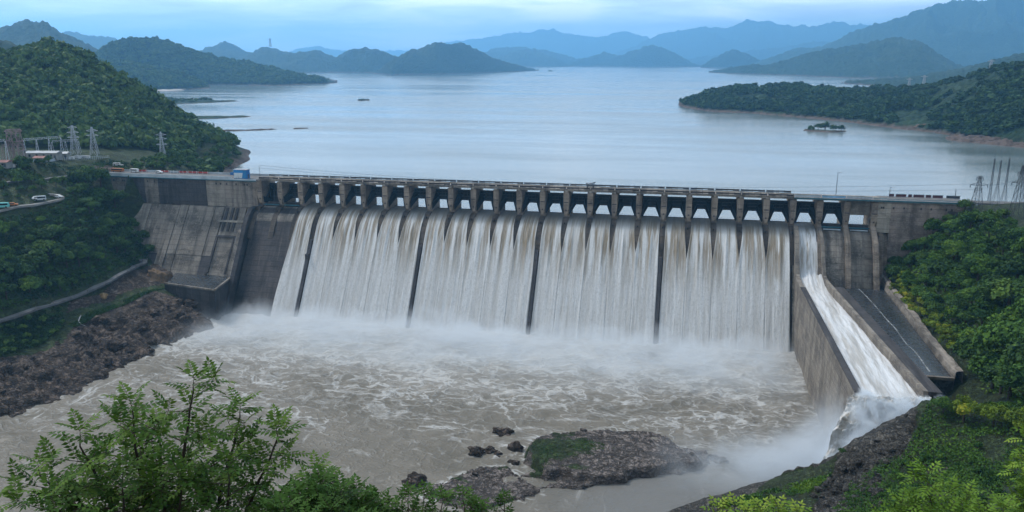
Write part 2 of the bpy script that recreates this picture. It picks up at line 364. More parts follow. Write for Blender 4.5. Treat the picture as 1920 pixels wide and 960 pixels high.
# falling water
def falls_mat(name, top=-12.0, brown_to=-42.0, vertical=True):
    t = NT(name); p = t.pos(); x, y, z = t.sep(p)
    wv = t.noise(t.map(p, (.12, .02, .03)), 1, 3, .6, 0, True)
    a = t.noise(t.vadd(t.map(p, (.42, .016, .022)), wv, .6), 1, 5, .6)
    b = t.noise(t.vadd(t.map(p, (1.7, .06, .09)), wv, .8), 1, 4, .65)
    g = t.noise(t.map(p, (2.2, 1.0, 1.3)), 1, 4, .75)
    c = t.mix(t.rng(a, .36, .62), (.58, .56, .53), (.74, .735, .72))
    c = t.mix(t.rng(b, .52, .74, 0, .38), c, (.88, .88, .875))
    g2 = t.noise(t.map(p, (.9, .55, .7)), 1, 5, .75, .5)
    c = t.mix(t.math('MULTIPLY', t.rng(g, .50, .70, 0, .55), t.rng(z, -20, -34, .25, 1)), c, (.45, .435, .41))
    c = t.mix(t.math('MULTIPLY', t.rng(g2, .49, .66, 0, .55), t.rng(z, -18, -36, .3, 1)), c, (.46, .445, .42))
    m = t.math('MULTIPLY', t.rng(z, brown_to, brown_to + 18), t.rng(a, .58, .48))
    b2 = t.noise(t.map(p, (.20, .01, .02), (3, 8, 1)), 1, 4, .6)
    m = t.math('MULTIPLY', m, t.rng(b2, .30, .48)); m = t.math('MULTIPLY', m, t.rng(b, .64, .44, .45, 1))
    c = t.mix(t.math('MULTIPLY', m, .9), c, (.26, .195, .115))
    lip = t.rng(t.math('ADD', z, t.math('MULTIPLY', a, 3.0)), top - 3.0, top + .9)
    c = t.mix(t.math('MULTIPLY', lip, .92), c, (.085, .088, .080))
    h = t.math('ADD', t.math('MULTIPLY', a, .8), t.math('ADD', t.math('MULTIPLY', b, .5), t.math('ADD', t.math('MULTIPLY', g, .5), t.math('MULTIPLY', g2, .6))))
    return t.bsdf(c, .75, h, .5, .8, .25)
M['falls'] = falls_mat('falling_water')
t = NT('rushing_water'); p = t.pos(); z = t.sep(p)[2]
wv = t.noise(t.map(p, (.12, .03, .03)), 1, 3, .6, 0, True)
a = t.noise(t.vadd(t.map(p, (.5, .035, .05)), wv, .9), 1, 5, .62); b = t.noise(t.map(p, (1.6, .25, .5)), 1, 5, .7)
c = t.mix(t.rng(a, .36, .62), (.60, .60, .59), (.80, .81, .82)); c = t.mix(t.rng(b, .55, .75, 0, .5), c, (.43, .42, .40))
br = t.math('MULTIPLY', t.rng(z, -40, -26), t.rng(a, .52, .42)); c = t.mix(t.math('MULTIPLY', br, .7), c, (.27, .21, .13))
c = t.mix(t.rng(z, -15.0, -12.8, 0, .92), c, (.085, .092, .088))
M['chute_water'] = t.bsdf(c, .6, t.math('ADD', a, b), .6, .7, .3)
t = NT('boiling_water'); p = t.pos()
a = t.noise(p, .16, 5, .6, .6); b = t.noise(p, .8, 5, .7)
c = t.mix(t.rng(a, .38, .56), (.42, .36, .28), (.74, .735, .72)); c = t.mix(t.rng(b, .5, .72, 0, .6), c, (.86, .86, .86))
M['boil'] = t.bsdf(c, .8, t.math('ADD', a, b), .8, .8, .2)
t = NT('wet_apron'); p = t.pos(); a = t.noise(t.map(p, (.12, .03, .1)), 1, 5, .6); b = t.noise(p, .6, 5, .65)
c = t.mix(t.rng(a, .35, .65), (.026, .031, .036), (.055, .063, .070))
M['wet_apron'] = t.bsdf(c, t.rng(b, .3, .7, .12, .4), b, .25, .2, .5)
t = NT('foam'); p = t.pos(); a = t.noise(p, .9, 4, .7)
M['foam'] = t.bsdf(t.mix(t.rng(a, .35, .6), (.10, .11, .11), (.42, .44, .45)), .8)

# ------------------------------------------------------------------ ground surfaces through control points
class Surf:
    def __init__(s, pts):
        P = np.array(pts, float); s.c = P[:, :2]; n = len(P)
        d = np.hypot(*(s.c[:, None, :] - s.c[None, :, :]).transpose(2, 0, 1))
        A = np.zeros((n + 3, n + 3)); A[:n, :n] = d + np.eye(n) * -.5; A[:n, n] = 1; A[:n, n + 1:] = s.c / 100; A[n:, :n] = A[:n, n:].T
        s.w = np.linalg.solve(A, np.r_[P[:, 2], 0, 0, 0])
    def __call__(s, x, y):
        x = np.asarray(x, float); y = np.asarray(y, float); r = s.w[-3] + s.w[-2] * x / 100 + s.w[-1] * y / 100
        for (cx, cyy), wv in zip(s.c, s.w[:-3]): r = r + wv * np.hypot(x - cx, y - cyy)
        return r
def hit(fn, px, py, d0=15, d1=2500):
    d = ray(px, py); d = d / math.hypot(d[0], d[1]); ts = np.concatenate([np.arange(d0, 700, 1.0), np.arange(700, d1, 4.0)])
    P = CAM[None] + d[None] * ts[:, None]; b = P[:, 2] < fn(P[:, 0], P[:, 1])
    k = int(np.argmax(b)) if b.any() else len(ts) - 1
    return P[k]
zp = lambda x, y, z: tuple(onz(x, y, z)); yp = lambda x, y, Y: tuple(ony(x, y, Y))

# left bank: river rocks, lower road, forested slope, substation terrace, wooded hill
LB = [zp(x, y, -63.8) for x, y in ((430, 596), (410, 610), (330, 648), (265, 675), (200, 715), (130, 745), (70, 770), (0, 790), (-120, 838), (-260, 900))]
LB += [(p[0] + 9, p[1] + 2, -70) for p in LB[:10]]
LB += [zp(x, y, z) for x, y, z in ((150, 610, -51), (60, 640, -51), (-60, 680, -50), (220, 580, -50.5), (300, 552, -50), (360, 575, -56), (340, 600, -58), (240, 620, -56.5), (170, 665, -57.5), (60, 705, -57.5), (-60, 750, -57), (390, 560, -57), (120, 600, -48.5), (200, 562, -48), (280, 538, -47.5), (300, 505, -45))]
LB += [zp(x, y, z) for x, y, z in ((-160, 650, -39), (-80, 622, -39.5), (0, 597, -40), (100, 570, -40.5), (200, 528, -41), (250, 500, -41.5), (275, 492, -42), (300, 480, -41))]
LB += [zp(0, 395, -5), zp(-120, 420, -6), zp(60, 386, -4.5), zp(110, 375, -4), zp(150, 362, -2.5), zp(172, 362, -6)]
LB += [zp(0, 345, 5), zp(60, 338, 4), zp(120, 335, 3), zp(180, 331, 1.6), zp(-120, 355, 5.5)]
LB += [zp(0, 312, 12), zp(100, 306, 11), zp(200, 302, 10), zp(-120, 320, 12), (-150, 10, 11), (-190, -10, 12.5), (-110, 30, 9.5), (-240, -80, 20), (-190, -120, 12), (-130, -150, -8), (-95, -190, -20), (-70, -220, -36)]
LB += [zp(300, 299, 5), zp(240, 320, 4), zp(330, 318, 1.5), zp(400, 280, -1), zp(380, 300, -4), zp(420, 322, -10.5), zp(470, 303.5, -12.6), zp(455, 300, -10.5), zp(440, 320, -13), zp(470, 287, -17), zp(490, 302, -17), zp(452, 266, -17), zp(500, 320, -18), zp(478, 322, -18), zp(430, 255, -17), zp(410, 262, -13), zp(440, 275, -6), (-96, 40, 1), (-94, 20, 1), (-60, 22, -20), (-60, 90, -18), (-80, 140, -16), (-150, 260, -14)]
LB += [yp(-250, 130, 150), yp(-80, 132, 165), yp(0, 120, 170), yp(95, 103, 180), yp(150, 120, 185), yp(200, 142, 195), yp(260, 182, 210), yp(330, 227, 235), yp(370, 256, 255), (-180, 30, 14), (-240, 0, 22), (-330, 250, 40), (-380, 330, 0), (-300, 330, -14), (-260, 360, -16), (-470, 300, 35), (-520, 420, -5), (-350, 60, 45)]
# dam foot under the left wall
LB += [yp(194, 348, -3), yp(208, 374, -4), yp(224, 405, -5), yp(248, 440, -9), yp(176, 352, -12), yp(192, 388, -16), yp(226, 430, -20), (-98, 4, -1), zp(292, 476, -39.5), (-30, -6, -45), (-5, -10, -60), (20, -20, -70), (60, -60, -72)]
S_left = Surf(LB)
ROCKP = None
def left_h(x, y):
    x = np.asarray(x, float); y = np.asarray(y, float); z = S_left(x, y); k = sst(60, 130, y) * sst(RES + 2, RES + 22, z)
    return z + k * (7 * (ridge((x + 25 * vn(x / 60, y / 60, 5)) / 85, (y - x * .5) / 120, 3, 7) - .1) + 5 * fbm(x / 38, y / 38, 3, 9))

def nonuni(*segs):
    a = []
    for (u, v, st) in segs: a += list(np.arange(u, v, st))
    return np.array(a + [segs[-1][1]])
def bank_mesh(name, fn, gx, gy, vegf, mat, rockamp, seed):
    X, Y = np.meshgrid(gx, gy); Z = fn(X, Y); veg = np.clip(vegf(X, Y, Z), 0, 1)
    k = rockamp(X, Y, Z)
    wx = X + 6 * fbm(X / 14, Y / 14, 3, seed + 5); wy = Y + 6 * fbm(X / 14, Y / 14, 3, seed + 9)
    n = ridge(wx / 19, wy / 10, 4, seed) * 3.4 + ridge(wy / 7, wx / 13, 3, seed + 17) * 1.3 + fbm(X / 7, Y / 5, 3, seed + 3) * 1.8 - .3 - 2.2 * sst(.07, 0, np.abs(vn((wx + wy * .5) / 12, (wy - .5 * wx) / 5, seed + 23))) - 1.2 * sst(.08, 0, np.abs(vn(wx / 5, wy / 3.2, seed + 29)))
    st = np.floor((Z + 2.5 * fbm(X / 20, Y / 20, 2, seed)) / 2.6) * 2.6      # ledges
    Zr = Z * .55 + st * .45 + n
    Z2 = Z + (Zr - Z) * k + fbm(X / 9, Y / 9, 4, seed + 11) * 1.2 * (1 - k) * (Z > RES + 1)
    o = mesh_np(name, np.stack([X, Y, Z2], -1).reshape(-1, 3), grid_faces(len(gx), len(gy)), mat, None, True, {'veg': veg.ravel()})
    tag(o, kind='structure'); return o
lroad_px = [(-160, 651), (-80, 624), (0, 598), (50, 585), (100, 570), (150, 550), (200, 529), (230, 512), (255, 500), (268, 494), (266, 489), (255, 486)]
LROAD = [np.array(hit(left_h, *p)) for p in lroad_px]
ROCK_L = [np.array(onz(*p)) for p in ((440, 560, -60), (330, 548, -50), (290, 548, -49.5), (240, 568, -50), (190, 588, -50), (150, 600, -50), (120, 640, -53), (60, 668, -54), (-20, 690, -54), (-300, 760, -54), (-300, 950, -68), (70, 830, -68), (480, 640, -68))]
BANKROCK = [np.array(hit(left_h, *p)) for p in ((300, 482), (262, 506), (205, 536), (130, 566), (125, 590), (230, 553), (300, 535), (330, 515))]
BARE = [np.array(hit(left_h, *p)) for p in ((150, 330), (170, 314), (212, 306), (232, 318), (262, 326), (240, 330), (185, 333))]
def veg_left(X, Y, Z):
    v = np.ones(X.shape); v[inpoly(X, Y, ROCK_L)] = 0; v[inpoly(X, Y, BANKROCK)] = .12
    v[(Z < RES + 3) & (Y > 20)] = 0
    v[(Z < -57)] = 0
    v[inpoly(X, Y, BARE)] = .15
    return v
def rk_left(X, Y, Z):
    inside = inpoly(X, Y, ROCK_L); d = polydist(X, Y, ROCK_L)
    k = np.where(inside, sst(0, 7, d), 0.0)
    k = np.maximum(k, .35 * inpoly(X, Y, BANKROCK))
    return k * sst(2, 7, polydist(X, Y, LROAD, False))
gx = nonuni((-640, -200, 8), (-200, -100, 3), (-100, 28, .9)); gy = nonuni((-260, -190, 3), (-190, 5, .9), (5, 120, 3), (120, 480, 7))
bank_mesh('river_bank', left_h, gx, gy, veg_left, M['bank'], rk_left, 21)

# right bank: ridge beside the river, wooded hillside, camera hill
RB = [yp(x, y, Y) for x, y, Y in ((1240, 958, -176), (1320, 932, -175), (1400, 910, -174), (1480, 885, -173), (1560, 855, -172), (1600, 825, -171), (1640, 805, -171), (1690, 782, -170), (1730, 748, -168))]
RB += [(p[0] - 3, p[1] + 10, -69) for p in RB[:7]] + [(286, -158, -62), (292, -157, -50), (302, -156, -42)]
RB += [(215, -178, -66), (200, -188, -68), (180, -200, -70), (150, -215, -70), (110, -230, -70)]
RB += [yp(1500, 955, -203), yp(1600, 955, -212), yp(1700, 955, -222), yp(1800, 955, -228), yp(1920, 955, -236), yp(1800, 870, -200), yp(1900, 865, -205), yp(1680, 880, -195), yp(1560, 900, -186), yp(1850, 805, -186), yp(1790, 800, -182), yp(1920, 800, -188), yp(1760, 760, -166), (312, -150, -34), (322, -165, -24), (340, -170, -10), (330, -200, -18)]
RB += [(317.5, 6, -36), (317, -40, -35), (316.5, -80, -36), (316.5, -118, -37), (313, -130, -41), (318, -135, -38), (326, -40, -27), (325, -90, -27), (338, -40, -14), (336, -90, -14), (348, -2, -3), (352, -50, -1.5), (346, -100, -8), (345, -130, -10), (370, -60, 0), (400, -80, 6), (390, -150, 12), (330, -12, -22), (340, -8, -12)]
RB += [(350, 8, -1), (384, 12, -.5), (430, 14, 0), (352, 40, -15), (380, 45, -15), (420, 70, -16), (480, 30, -2), (480, -100, 20), (500, 120, -16), (310, 60, -40), (318, 20, -36)]
RB += [(280, 0, -80), (279, -30, -80), (279, -70, -80), (280, -110, -78), (282, -135, -74), (240, -30, -85), (240, -80, -85), (240, -125, -80), (180, -100, -90), (298, -60, -58), (300, -110, -56), (298, -20, -58)]
RB += [(225, -400, 60), (225, -372, 46), (225, -345, 23), (225, -310, -3), (225, -270, -30), (225, -230, -52), (150, -400, 50), (150, -350, 12), (150, -300, -22), (140, -250, -58), (265, -310, 2), (262, -345, 22), (290, -285, -2), (320, -260, 2), (330, -330, 30), (290, -380, 55), (380, -260, 18), (420, -350, 50), (60, -420, 20), (60, -330, -50), (0, -400, -40), (60, -290, -70), (480, -250, 30), (100, -460, 50), (300, -470, 80), (0, -470, -5)]
S_right = Surf(RB)
def right_h(x, y): return S_right(x, y)
RIDGE = [(p[0], p[1]) for p in RB[:9]]
ROCK_R = [(x, y + 9) for x, y in RIDGE] + [np.array(hit(right_h, *p, 100))[:2] for p in ((1720, 800), (1690, 850), (1640, 870), (1665, 930), (1650, 958), (1500, 985))] + [(x, y - 7) for x, y in RIDGE[:5]][::-1][:1]
ROCK_R2 = [np.array(hit(right_h, *p, 100)) for p in ((1630, 815), (1690, 800), (1740, 845), (1800, 890), (1780, 905), (1700, 870))]
GRASS_R = [np.array(hit(right_h, *p, 100)) for p in ((1330, 950), (1420, 925), (1520, 900), (1560, 890), (1500, 940), (1480, 958))]
def veg_right(X, Y, Z):
    v = np.full(X.shape, 1.0); v[inpoly(X, Y, ROCK_R)] = .18; v[inpoly(X, Y, ROCK_R2)] = .25; v[inpoly(X, Y, GRASS_R)] = .72
    v[(X < 300) & (Z < -50)] = 0.1
    v[(Y > 20) & (Z < RES + 3)] = 0
    return v
def rk_right(X, Y, Z):
    r = np.maximum(inpoly(X, Y, ROCK_R), inpoly(X, Y, ROCK_R2)) * .42; r = r * (1 - .6 * inpoly(X, Y, GRASS_R)) * 1.7; return np.where(r > 0, r, .15) * (X < 330)
gx = nonuni((-20, 200, 5), (200, 330, .8), (330, 520, 5)); gy = nonuni((-500, -270, 6), (-270, -150, .8), (-150, 30, 2.5), (30, 140, 8))
bank_mesh('river_bank', right_h, gx, gy, veg_right, M['bank_right'], rk_right, 61)

# ------------------------------------------------------------------ water surfaces
ROCKS_PX = [(945, 812, 2.9), (892, 850, 2.6), (918, 846, 2.0), (968, 840, 2.2), (964, 868, 1.5), (780, 906, 3.2), (935, 853, 1.2), (1345, 862, 2.2)]
ISL_PX = [(985, 858), (1000, 826), (1060, 812), (1120, 808), (1180, 808), (1240, 818), (1270, 836), (1318, 848), (1332, 868), (1290, 886), (1240, 893), (1180, 897), (1150, 906), (1090, 914), (1040, 920), (1000, 930), (940, 945), (900, 960), (850, 952), (800, 930), (812, 914), (856, 898), (880, 884), (930, 878), (970, 888), (1000, 890)]
ISL = [np.array(onz(*p, TAIL)) for p in ISL_PX]
xs = nonuni((-700, -60, 20), (-60, 305, .85), (305, 420, 12)); ys = nonuni((-700, -262, 16), (-262, -5, .85), (-5, 12, 4))
X, Y = np.meshgrid(xs, ys)
foam = sst(-165, -62, Y + 30 * fbm(X / 45, Y / 30, 3, 5)) * .82 + .19
foam = np.maximum(foam, .42 * sst(60, 10, X) * sst(-260, -120, Y)); foam *= .55 + .45 * sst(290, 235, X) + .3 * sst(-90, -60, Y)
di = polydist(X, Y, ISL); foam = np.maximum(foam, .55 * sst(4, 1, di) * (X < 190))
calm = sst(-146, -165, Y) * sst(175, 215, X); foam *= 1 - .85 * calm
foam = np.maximum(foam, .5 * np.exp(-((X - 277) ** 2 / 150 + (Y + 156) ** 2 / 300)))
bankd = polydist(X, Y, [onz(*p, TAIL) for p in ((430, 596), (410, 610), (330, 648), (265, 675), (200, 715), (130, 745), (70, 770), (0, 790), (-120, 838))], False)
streak = np.clip(.95 * sst(42, 3, bankd) + .35 * sst(170, 60, X), 0, 1) * (1 - calm) * sst(-60, -85, Y) + .32
for (px, py, r) in ROCKS_PX:
    q = onz(px, py, TAIL); foam = np.maximum(foam, .75 * np.exp(-((X - q[0]) ** 2 + (Y - q[1]) ** 2) / (r * r * 2.2)))
for (px, py, a, b) in ((1080, 787, 16, 1.3), (1010, 818, 7, 2.5), (960, 835, 8, 2), (990, 800, 7, 1.2), (1540, 760, 9, 2.5), (830, 800, 10, 1.6)):
    q = onz(px, py, TAIL); foam = np.maximum(foam, .98 * np.exp(-((X - q[0]) ** 2 / a ** 2 + (Y - q[1] - .12 * (X - q[0])) ** 2 / b ** 2)))
turb = (.42 + .58 * sst(-170, -60, Y)) * (1 - .75 * calm)
wx = X + 9 * fbm(X / 26, Y / 26, 3, 31); wy = Y + 9 * fbm(X / 26, Y / 26, 3, 37)
Z = TAIL + turb * (1.5 * fbm(wx / 13, wy / 7, 4, 41) + .9 * ridge(wx / 7, wy / 4, 3, 43) - .5) + .25 * fbm(X / 5, Y / 3, 3, 47)
Z += .9 * turb * np.exp(-((Y + 52) / 14) ** 2)
riv = mesh_np('river', np.stack([X, Y, Z], -1).reshape(-1, 3), grid_faces(len(xs), len(ys)), M['river'], None, True,
              {'foam': foam.ravel(), 'calm': calm.ravel(), 'streak': streak.ravel()})
tag(riv, kind='structure')
q = MB(); q.add([(-9000, 9.5, RES), (9000, 9.5, RES), (18000, 24000, RES), (-18000, 24000, RES)], [(0, 1, 2, 3)])
tag(q.build('reservoir', M['reservoir']), kind='structure')

# rock island and boulders in the river
gx = np.arange(140, 250, .55); gy = np.arange(-195, -108, .55); X, Y = np.meshgrid(gx, gy)
ins = inpoly(X, Y, ISL); d = polydist(X, Y, ISL) * np.where(ins, 1, -1)
d = d + 3.2 * fbm(X / 9, Y / 5, 4, 71) + 1.0 * fbm(X / 2, Y / 1.6, 2, 72)
plat = [np.array(onz(*p, TAIL + 5)) for p in ((990, 832), (1010, 814), (1120, 804), (1240, 813), (1322, 846), (1290, 857), (1240, 862), (1196, 868), (1188, 880), (1130, 884), (1060, 874), (1010, 872))]
wx, wy = X + 2.5 * fbm(X / 6, Y / 6, 3, 73), Y + 2.5 * fbm(X / 6, Y / 6, 3, 74)
pd = polydist(wx, wy, plat) * np.where(inpoly(wx, wy, plat), 1, -1); slab = sst(-.5, .7, pd)
crv = np.abs(vn((wx * .9 + wy * .4) / 5.5, (wy - .3 * wx) / 3.2, 75)) ; crv2 = np.abs(vn(wx / 2.6 + 9, wy / 1.8, 76))
top = 1.2 + (2.5 - .012 * (X - 190)) * slab + .7 * fbm(X / 8, Y / 5, 4, 77) + .16 * fbm(X / 2.2, Y / 1.5, 3, 78) - .55 * sst(.05, 0, crv) - .25 * sst(.06, 0, crv2)
h = np.where(d > 0, np.minimum(top, d * 3.2), d * 1.2) - .3
fl = (fbm(X / 16, Y / 9, 3, 79) > .22) * sst(0, 3, d); h -= .8 * fl * (slab < .6)
mossP = [np.array(onz(*p, TAIL + 3)) for p in ((983, 850), (1000, 825), (1040, 820), (1110, 828), (1138, 838), (1110, 850), (1060, 868), (1010, 880), (985, 872))]
md = polydist(X, Y, mossP) * np.where(inpoly(X, Y, mossP), 1, -1)
moss = .8 * np.clip(sst(-2.5, 3.5, md + 5 * fbm(X / 4, Y / 4, 4, 80)) + .75 * ((fbm(X / 9, Y / 5, 4, 81) > .25)) * sst(210, 195, X), 0, 1)
h = h + moss * (h > .3) * (.5 + .7 * fbm(X / 1.6, Y / 1.6, 3, 83))
isl = mesh_np('island', np.stack([X, Y, TAIL + h], -1).reshape(-1, 3), grid_faces(len(gx), len(gy)), M['island'], None, True, {'veg': moss.ravel()})
tag(isl, kind='structure')
ISLG = (gx, gy, TAIL + h, moss)
def isl_h(x, y):
    i = np.clip(((np.asarray(x) - gx0[0]) / .55).astype(int), 0, len(gx0) - 1); j = np.clip(((np.asarray(y) - gy0[0]) / .55).astype(int), 0, len(gy0) - 1); return ISLG[2][j, i]
gx0, gy0 = gx, gy
def rock_mesh(name, c, r, sq, seed, mat):
    bm = bmesh.new(); bmesh.ops.create_icosphere(bm, subdivisions=4, radius=1)
    V = np.array([v.co[:] for v in bm.verts]); Fq = np.array([[v.index for v in f.verts] for f in bm.faces]); bm.free()
    n = fbm(V[:, 0] * 1.6 + V[:, 2] * .9 + seed * 3.1, V[:, 1] * 1.6 - V[:, 2] * .7, 4, seed) + .5 * np.floor(3 * fbm(V[:, 0] + 5, V[:, 2] + V[:, 1], 2, seed + 2))
    V = V * (1 + .45 * n[:, None]); V *= np.array(sq) * r
    o = mesh_np(name, V, Fq, mat, None, False, {'veg': np.zeros(len(V))}); o.location = c; return o
LBL = ['rounded dark boulder with foam breaking over it, upstream of the rock island', 'low jagged rock in the foam west of the island', 'small wet rock just right of the low jagged one', 'upright brown rock close to the mossy end of the island', 'little dark rock in calm water at the foot of the mossy island end', 'flat dark rock alone near the lower end of the island', 'tiny black rock between the upright brown rock and the jagged one', 'spray-washed boulder off the east tip of the island']
for k, (px, py, r) in enumerate(ROCKS_PX):
    o = rock_mesh('boulder', tuple(onz(px, py, TAIL)), r, (1.3, .9, .75 if k != 3 else 1.1), 90 + k, M['bank'])
    tag(o, LBL[k], 'rock', 'rocks in the river round the island')

# ------------------------------------------------------------------ hills round the reservoir (each a ridge with its own distance, width and far side)
def ipol(P, x): return np.interp(x, [p[0] for p in P], [p[1] for p in P])
HILLFN = {}
def hill(sil, dc, front, back, mat, seed, spur=.30, rough=.012, rows=34, step=2.5, lean=.95, key=None, shoreh=None):
    """sil: crest outline as (column,row); dc: crest distance (number or (column,distance) list); front: distance of the foot, same forms, or shoreline rows as ('px',list)"""
    c = np.arange(sil[0][0], sil[-1][0] + .1, step); n = len(c)
    D = np.full(n, float(dc)) if not hasattr(dc, '__len__') else ipol(dc, c)
    az = np.stack([ray(x, 200)[:2] / np.hypot(*ray(x, 200)[:2]) for x in c])
    if hasattr(front, '__len__') and front[0] == 'px':
        rr = ipol(front[1], c); Df = np.array([np.hypot(*(onz(x, y, RES)[:2] - CAM[:2])) for x, y in zip(c, rr)])
    else: Df = np.full(n, float(front)) if not hasattr(front, '__len__') else ipol(front, c)
    D = np.maximum(D, Df * 1.02)
    row = np.array([y for y in np.interp(c, [p[0] for p in sil], [p[1] for p in sil])])
    k = np.ones(7) / 7; rs = np.convolve(np.pad(row, 3, 'edge'), k, 'valid'); row = .5 * row + .5 * rs
    zc = np.array([onr(x, y, d)[2] for x, y, d in zip(c, row, D)])
    zc = zc + (zc - RES) * (.05 * fbm(c / 22, c * 0 + seed, 4, seed)) + D * rough * .12 * fbm(c / 5, c * 0 + 3.3, 3, seed + 1)
    zc = np.maximum(zc, RES + .6)
    Db = D + (float(back))
    s = np.linspace(0, 1, rows); s2 = np.linspace(0, 1, rows // 3)[1:]
    S = np.concatenate([s, 1 + s2])
    dist = np.where(S[:, None] <= 1, Df + (D - Df) * S[:, None], D + (Db - D) * (S[:, None] - 1))
    prof = np.where(S <= 1, np.sin(np.clip(S, 0, 1) ** lean * math.pi / 2) ** 1.15, 1 - sst(0, 1, S - 1))[:, None]
    Xw = CAM[0] + az[None, :, 0] * dist; Yw = CAM[1] + az[None, :, 1] * dist
    L = max(60.0, float(np.mean(D)) * .055)
    wx = Xw + L * .35 * fbm(Xw / L, Yw / L, 3, seed + 5); wy = Yw + L * .35 * fbm(Xw / L, Yw / L, 3, seed + 7)
    g = ridge(wx / L, wy / (L * 1.6), 4, seed + 9) - .25
    amp = np.sin(np.clip(S, 0, 1.2) * math.pi / 1.2)[:, None] * spur
    H = (zc - RES)[None] * np.clip(prof * (1 + amp * g), 0, 1.03)
    Z = RES - 1.5 + H + (H > 2) * float(np.mean(D)) * .0022 * fbm(Xw / (L * .09), Yw / (L * .09), 3, seed + 13)
    sh = shoreh if shoreh is not None else float(np.mean(Df)) * .0011
    attr = sst(sh, sh * .5, Z - RES)
    o = mesh_np('hill', np.stack([Xw, Yw, Z], -1).reshape(-1, 3), grid_faces(n, len(S)), mat, None, True, {'shore': attr.ravel()})
    tag(o, kind='structure')
    if key: HILLFN[key] = (Xw, Yw, Z, S)
    return o
HM, HR = M['hill'], M['hill_right']
hill([(790, 100), (840, 80), (900, 75), (960, 66), (1010, 60), (1050, 57), (1090, 65), (1120, 67), (1140, 60), (1170, 60), (1190, 66), (1215, 76), (1260, 90)], 19000, 16500, 3000, HM, 1, .3)
hill([(1150, 100), (1210, 74), (1240, 65), (1300, 55), (1350, 56), (1390, 45), (1430, 43), (1480, 48), (1550, 47), (1600, 50), (1640, 52), (1700, 60), (1760, 100)], 16500, 13500, 3000, HM, 2, .3)
hill([(1250, 115), (1330, 105), (1400, 97), (1470, 85), (1520, 78), (1580, 85), (1640, 110)], 12500, 11300, 1500, HM, 3)
hill([(660, 112), (720, 95), (800, 92), (860, 98), (900, 110)], 21000, 19500, 1500, HM, 4)
hill([(100, 110), (140, 62), (165, 66), (190, 70), (215, 67), (245, 76), (275, 88), (330, 110)], 9000, 8000, 1500, HM, 5)
hill([(330, 112), (375, 100), (395, 88), (425, 80), (450, 84), (470, 98), (520, 112)], 6600, 5700, 1200, HM, 6)
hill([(520, 112), (560, 92), (600, 88), (640, 95), (700, 104), (740, 112)], 17000, 16000, 1200, HM, 61)
hill([(440, 122), (470, 103), (490, 92), (508, 86), (530, 94), (550, 101), (600, 116)], 5900, 5000, 900, HM, 7)
hill([(890, 108), (920, 94), (970, 84), (1000, 90), (1040, 100), (1080, 110), (1130, 122)], 10300, ('px', [(880, 124.5), (1130, 124)]), 1500, HM, 8)
hill([(900, 124), (940, 106), (985, 92), (1010, 98), (1040, 110), (1075, 124)], 9200, ('px', [(900, 126), (1075, 125.5)]), 900, HM, 9)
hill([(1060, 123), (1095, 108), (1130, 98), (1150, 102), (1170, 112), (1200, 122)], 9300, ('px', [(1060, 125), (1200, 124.5)]), 800, HM, 10)
hill([(1110, 124), (1140, 110), (1165, 100), (1190, 92), (1213, 86), (1240, 89), (1262, 100), (1285, 114), (1312, 126)], 8700, ('px', [(1100, 125), (1312, 126)]), 1200, HM, 11)
hill([(1310, 124), (1335, 108), (1355, 98), (1375, 95), (1395, 102), (1420, 114), (1450, 122)], 7800, ('px', [(1300, 127.5), (1450, 128)]), 900, HM, 12)
hill([(480, 130), (515, 116), (540, 104), (565, 97), (600, 95), (625, 102), (650, 113), (680, 124), (720, 134)], 5400, ('px', [(480, 138), (600, 136.5), (720, 136)]), 900, HM, 13)
hill([(600, 128), (640, 104), (665, 94), (690, 90), (712, 93), (735, 104), (770, 112), (800, 126)], 5200, ('px', [(600, 136), (700, 136.5), (800, 135)]), 900, HM, 14)
hill([(700, 136), (722, 124), (745, 108), (770, 98), (795, 89), (818, 81), (835, 82), (848, 87), (858, 83), (875, 85), (900, 95), (918, 106), (940, 112), (965, 120), (990, 127), (1011, 132.6)], [(700, 4300), (820, 4700), (1011, 5500)], ('px', [(690, 137), (735, 140.3), (820, 139), (900, 137), (1011, 132.8)]), 900, HM, 15, .36)
# the long dark range on the left shore
hill([(-120, 90), (-40, 72), (0, 64), (30, 57), (62, 47), (90, 44), (112, 52), (140, 68), (165, 78), (195, 92), (240, 106), (300, 124)], 3700, 2900, 900, HM, 16, .34)
hill([(140, 128), (180, 108), (210, 88), (240, 80), (270, 82), (300, 76), (330, 80), (360, 90), (395, 101), (430, 112), (480, 122), (520, 131), (560, 141), (600, 149), (637, 155)], [(140, 2700), (300, 2900), (637, 2750)], ('px', [(140, 160), (400, 158.5), (520, 161), (637, 156)]), 800, HM, 17, .34, key='leftrange')
hill([(60, 150), (120, 128), (180, 118), (240, 117), (290, 124), (340, 136), (370, 150), (404, 165)], 2500, ('px', [(60, 176), (285, 171.5), (340, 168.5), (404, 166)]), 400, HM, 18, .3, key='leftspur')
hill([(-160, 60), (-60, 52), (0, 68), (40, 84), (70, 97), (110, 118), (160, 140)], 1700, 1250, 350, HM, 19, .3)
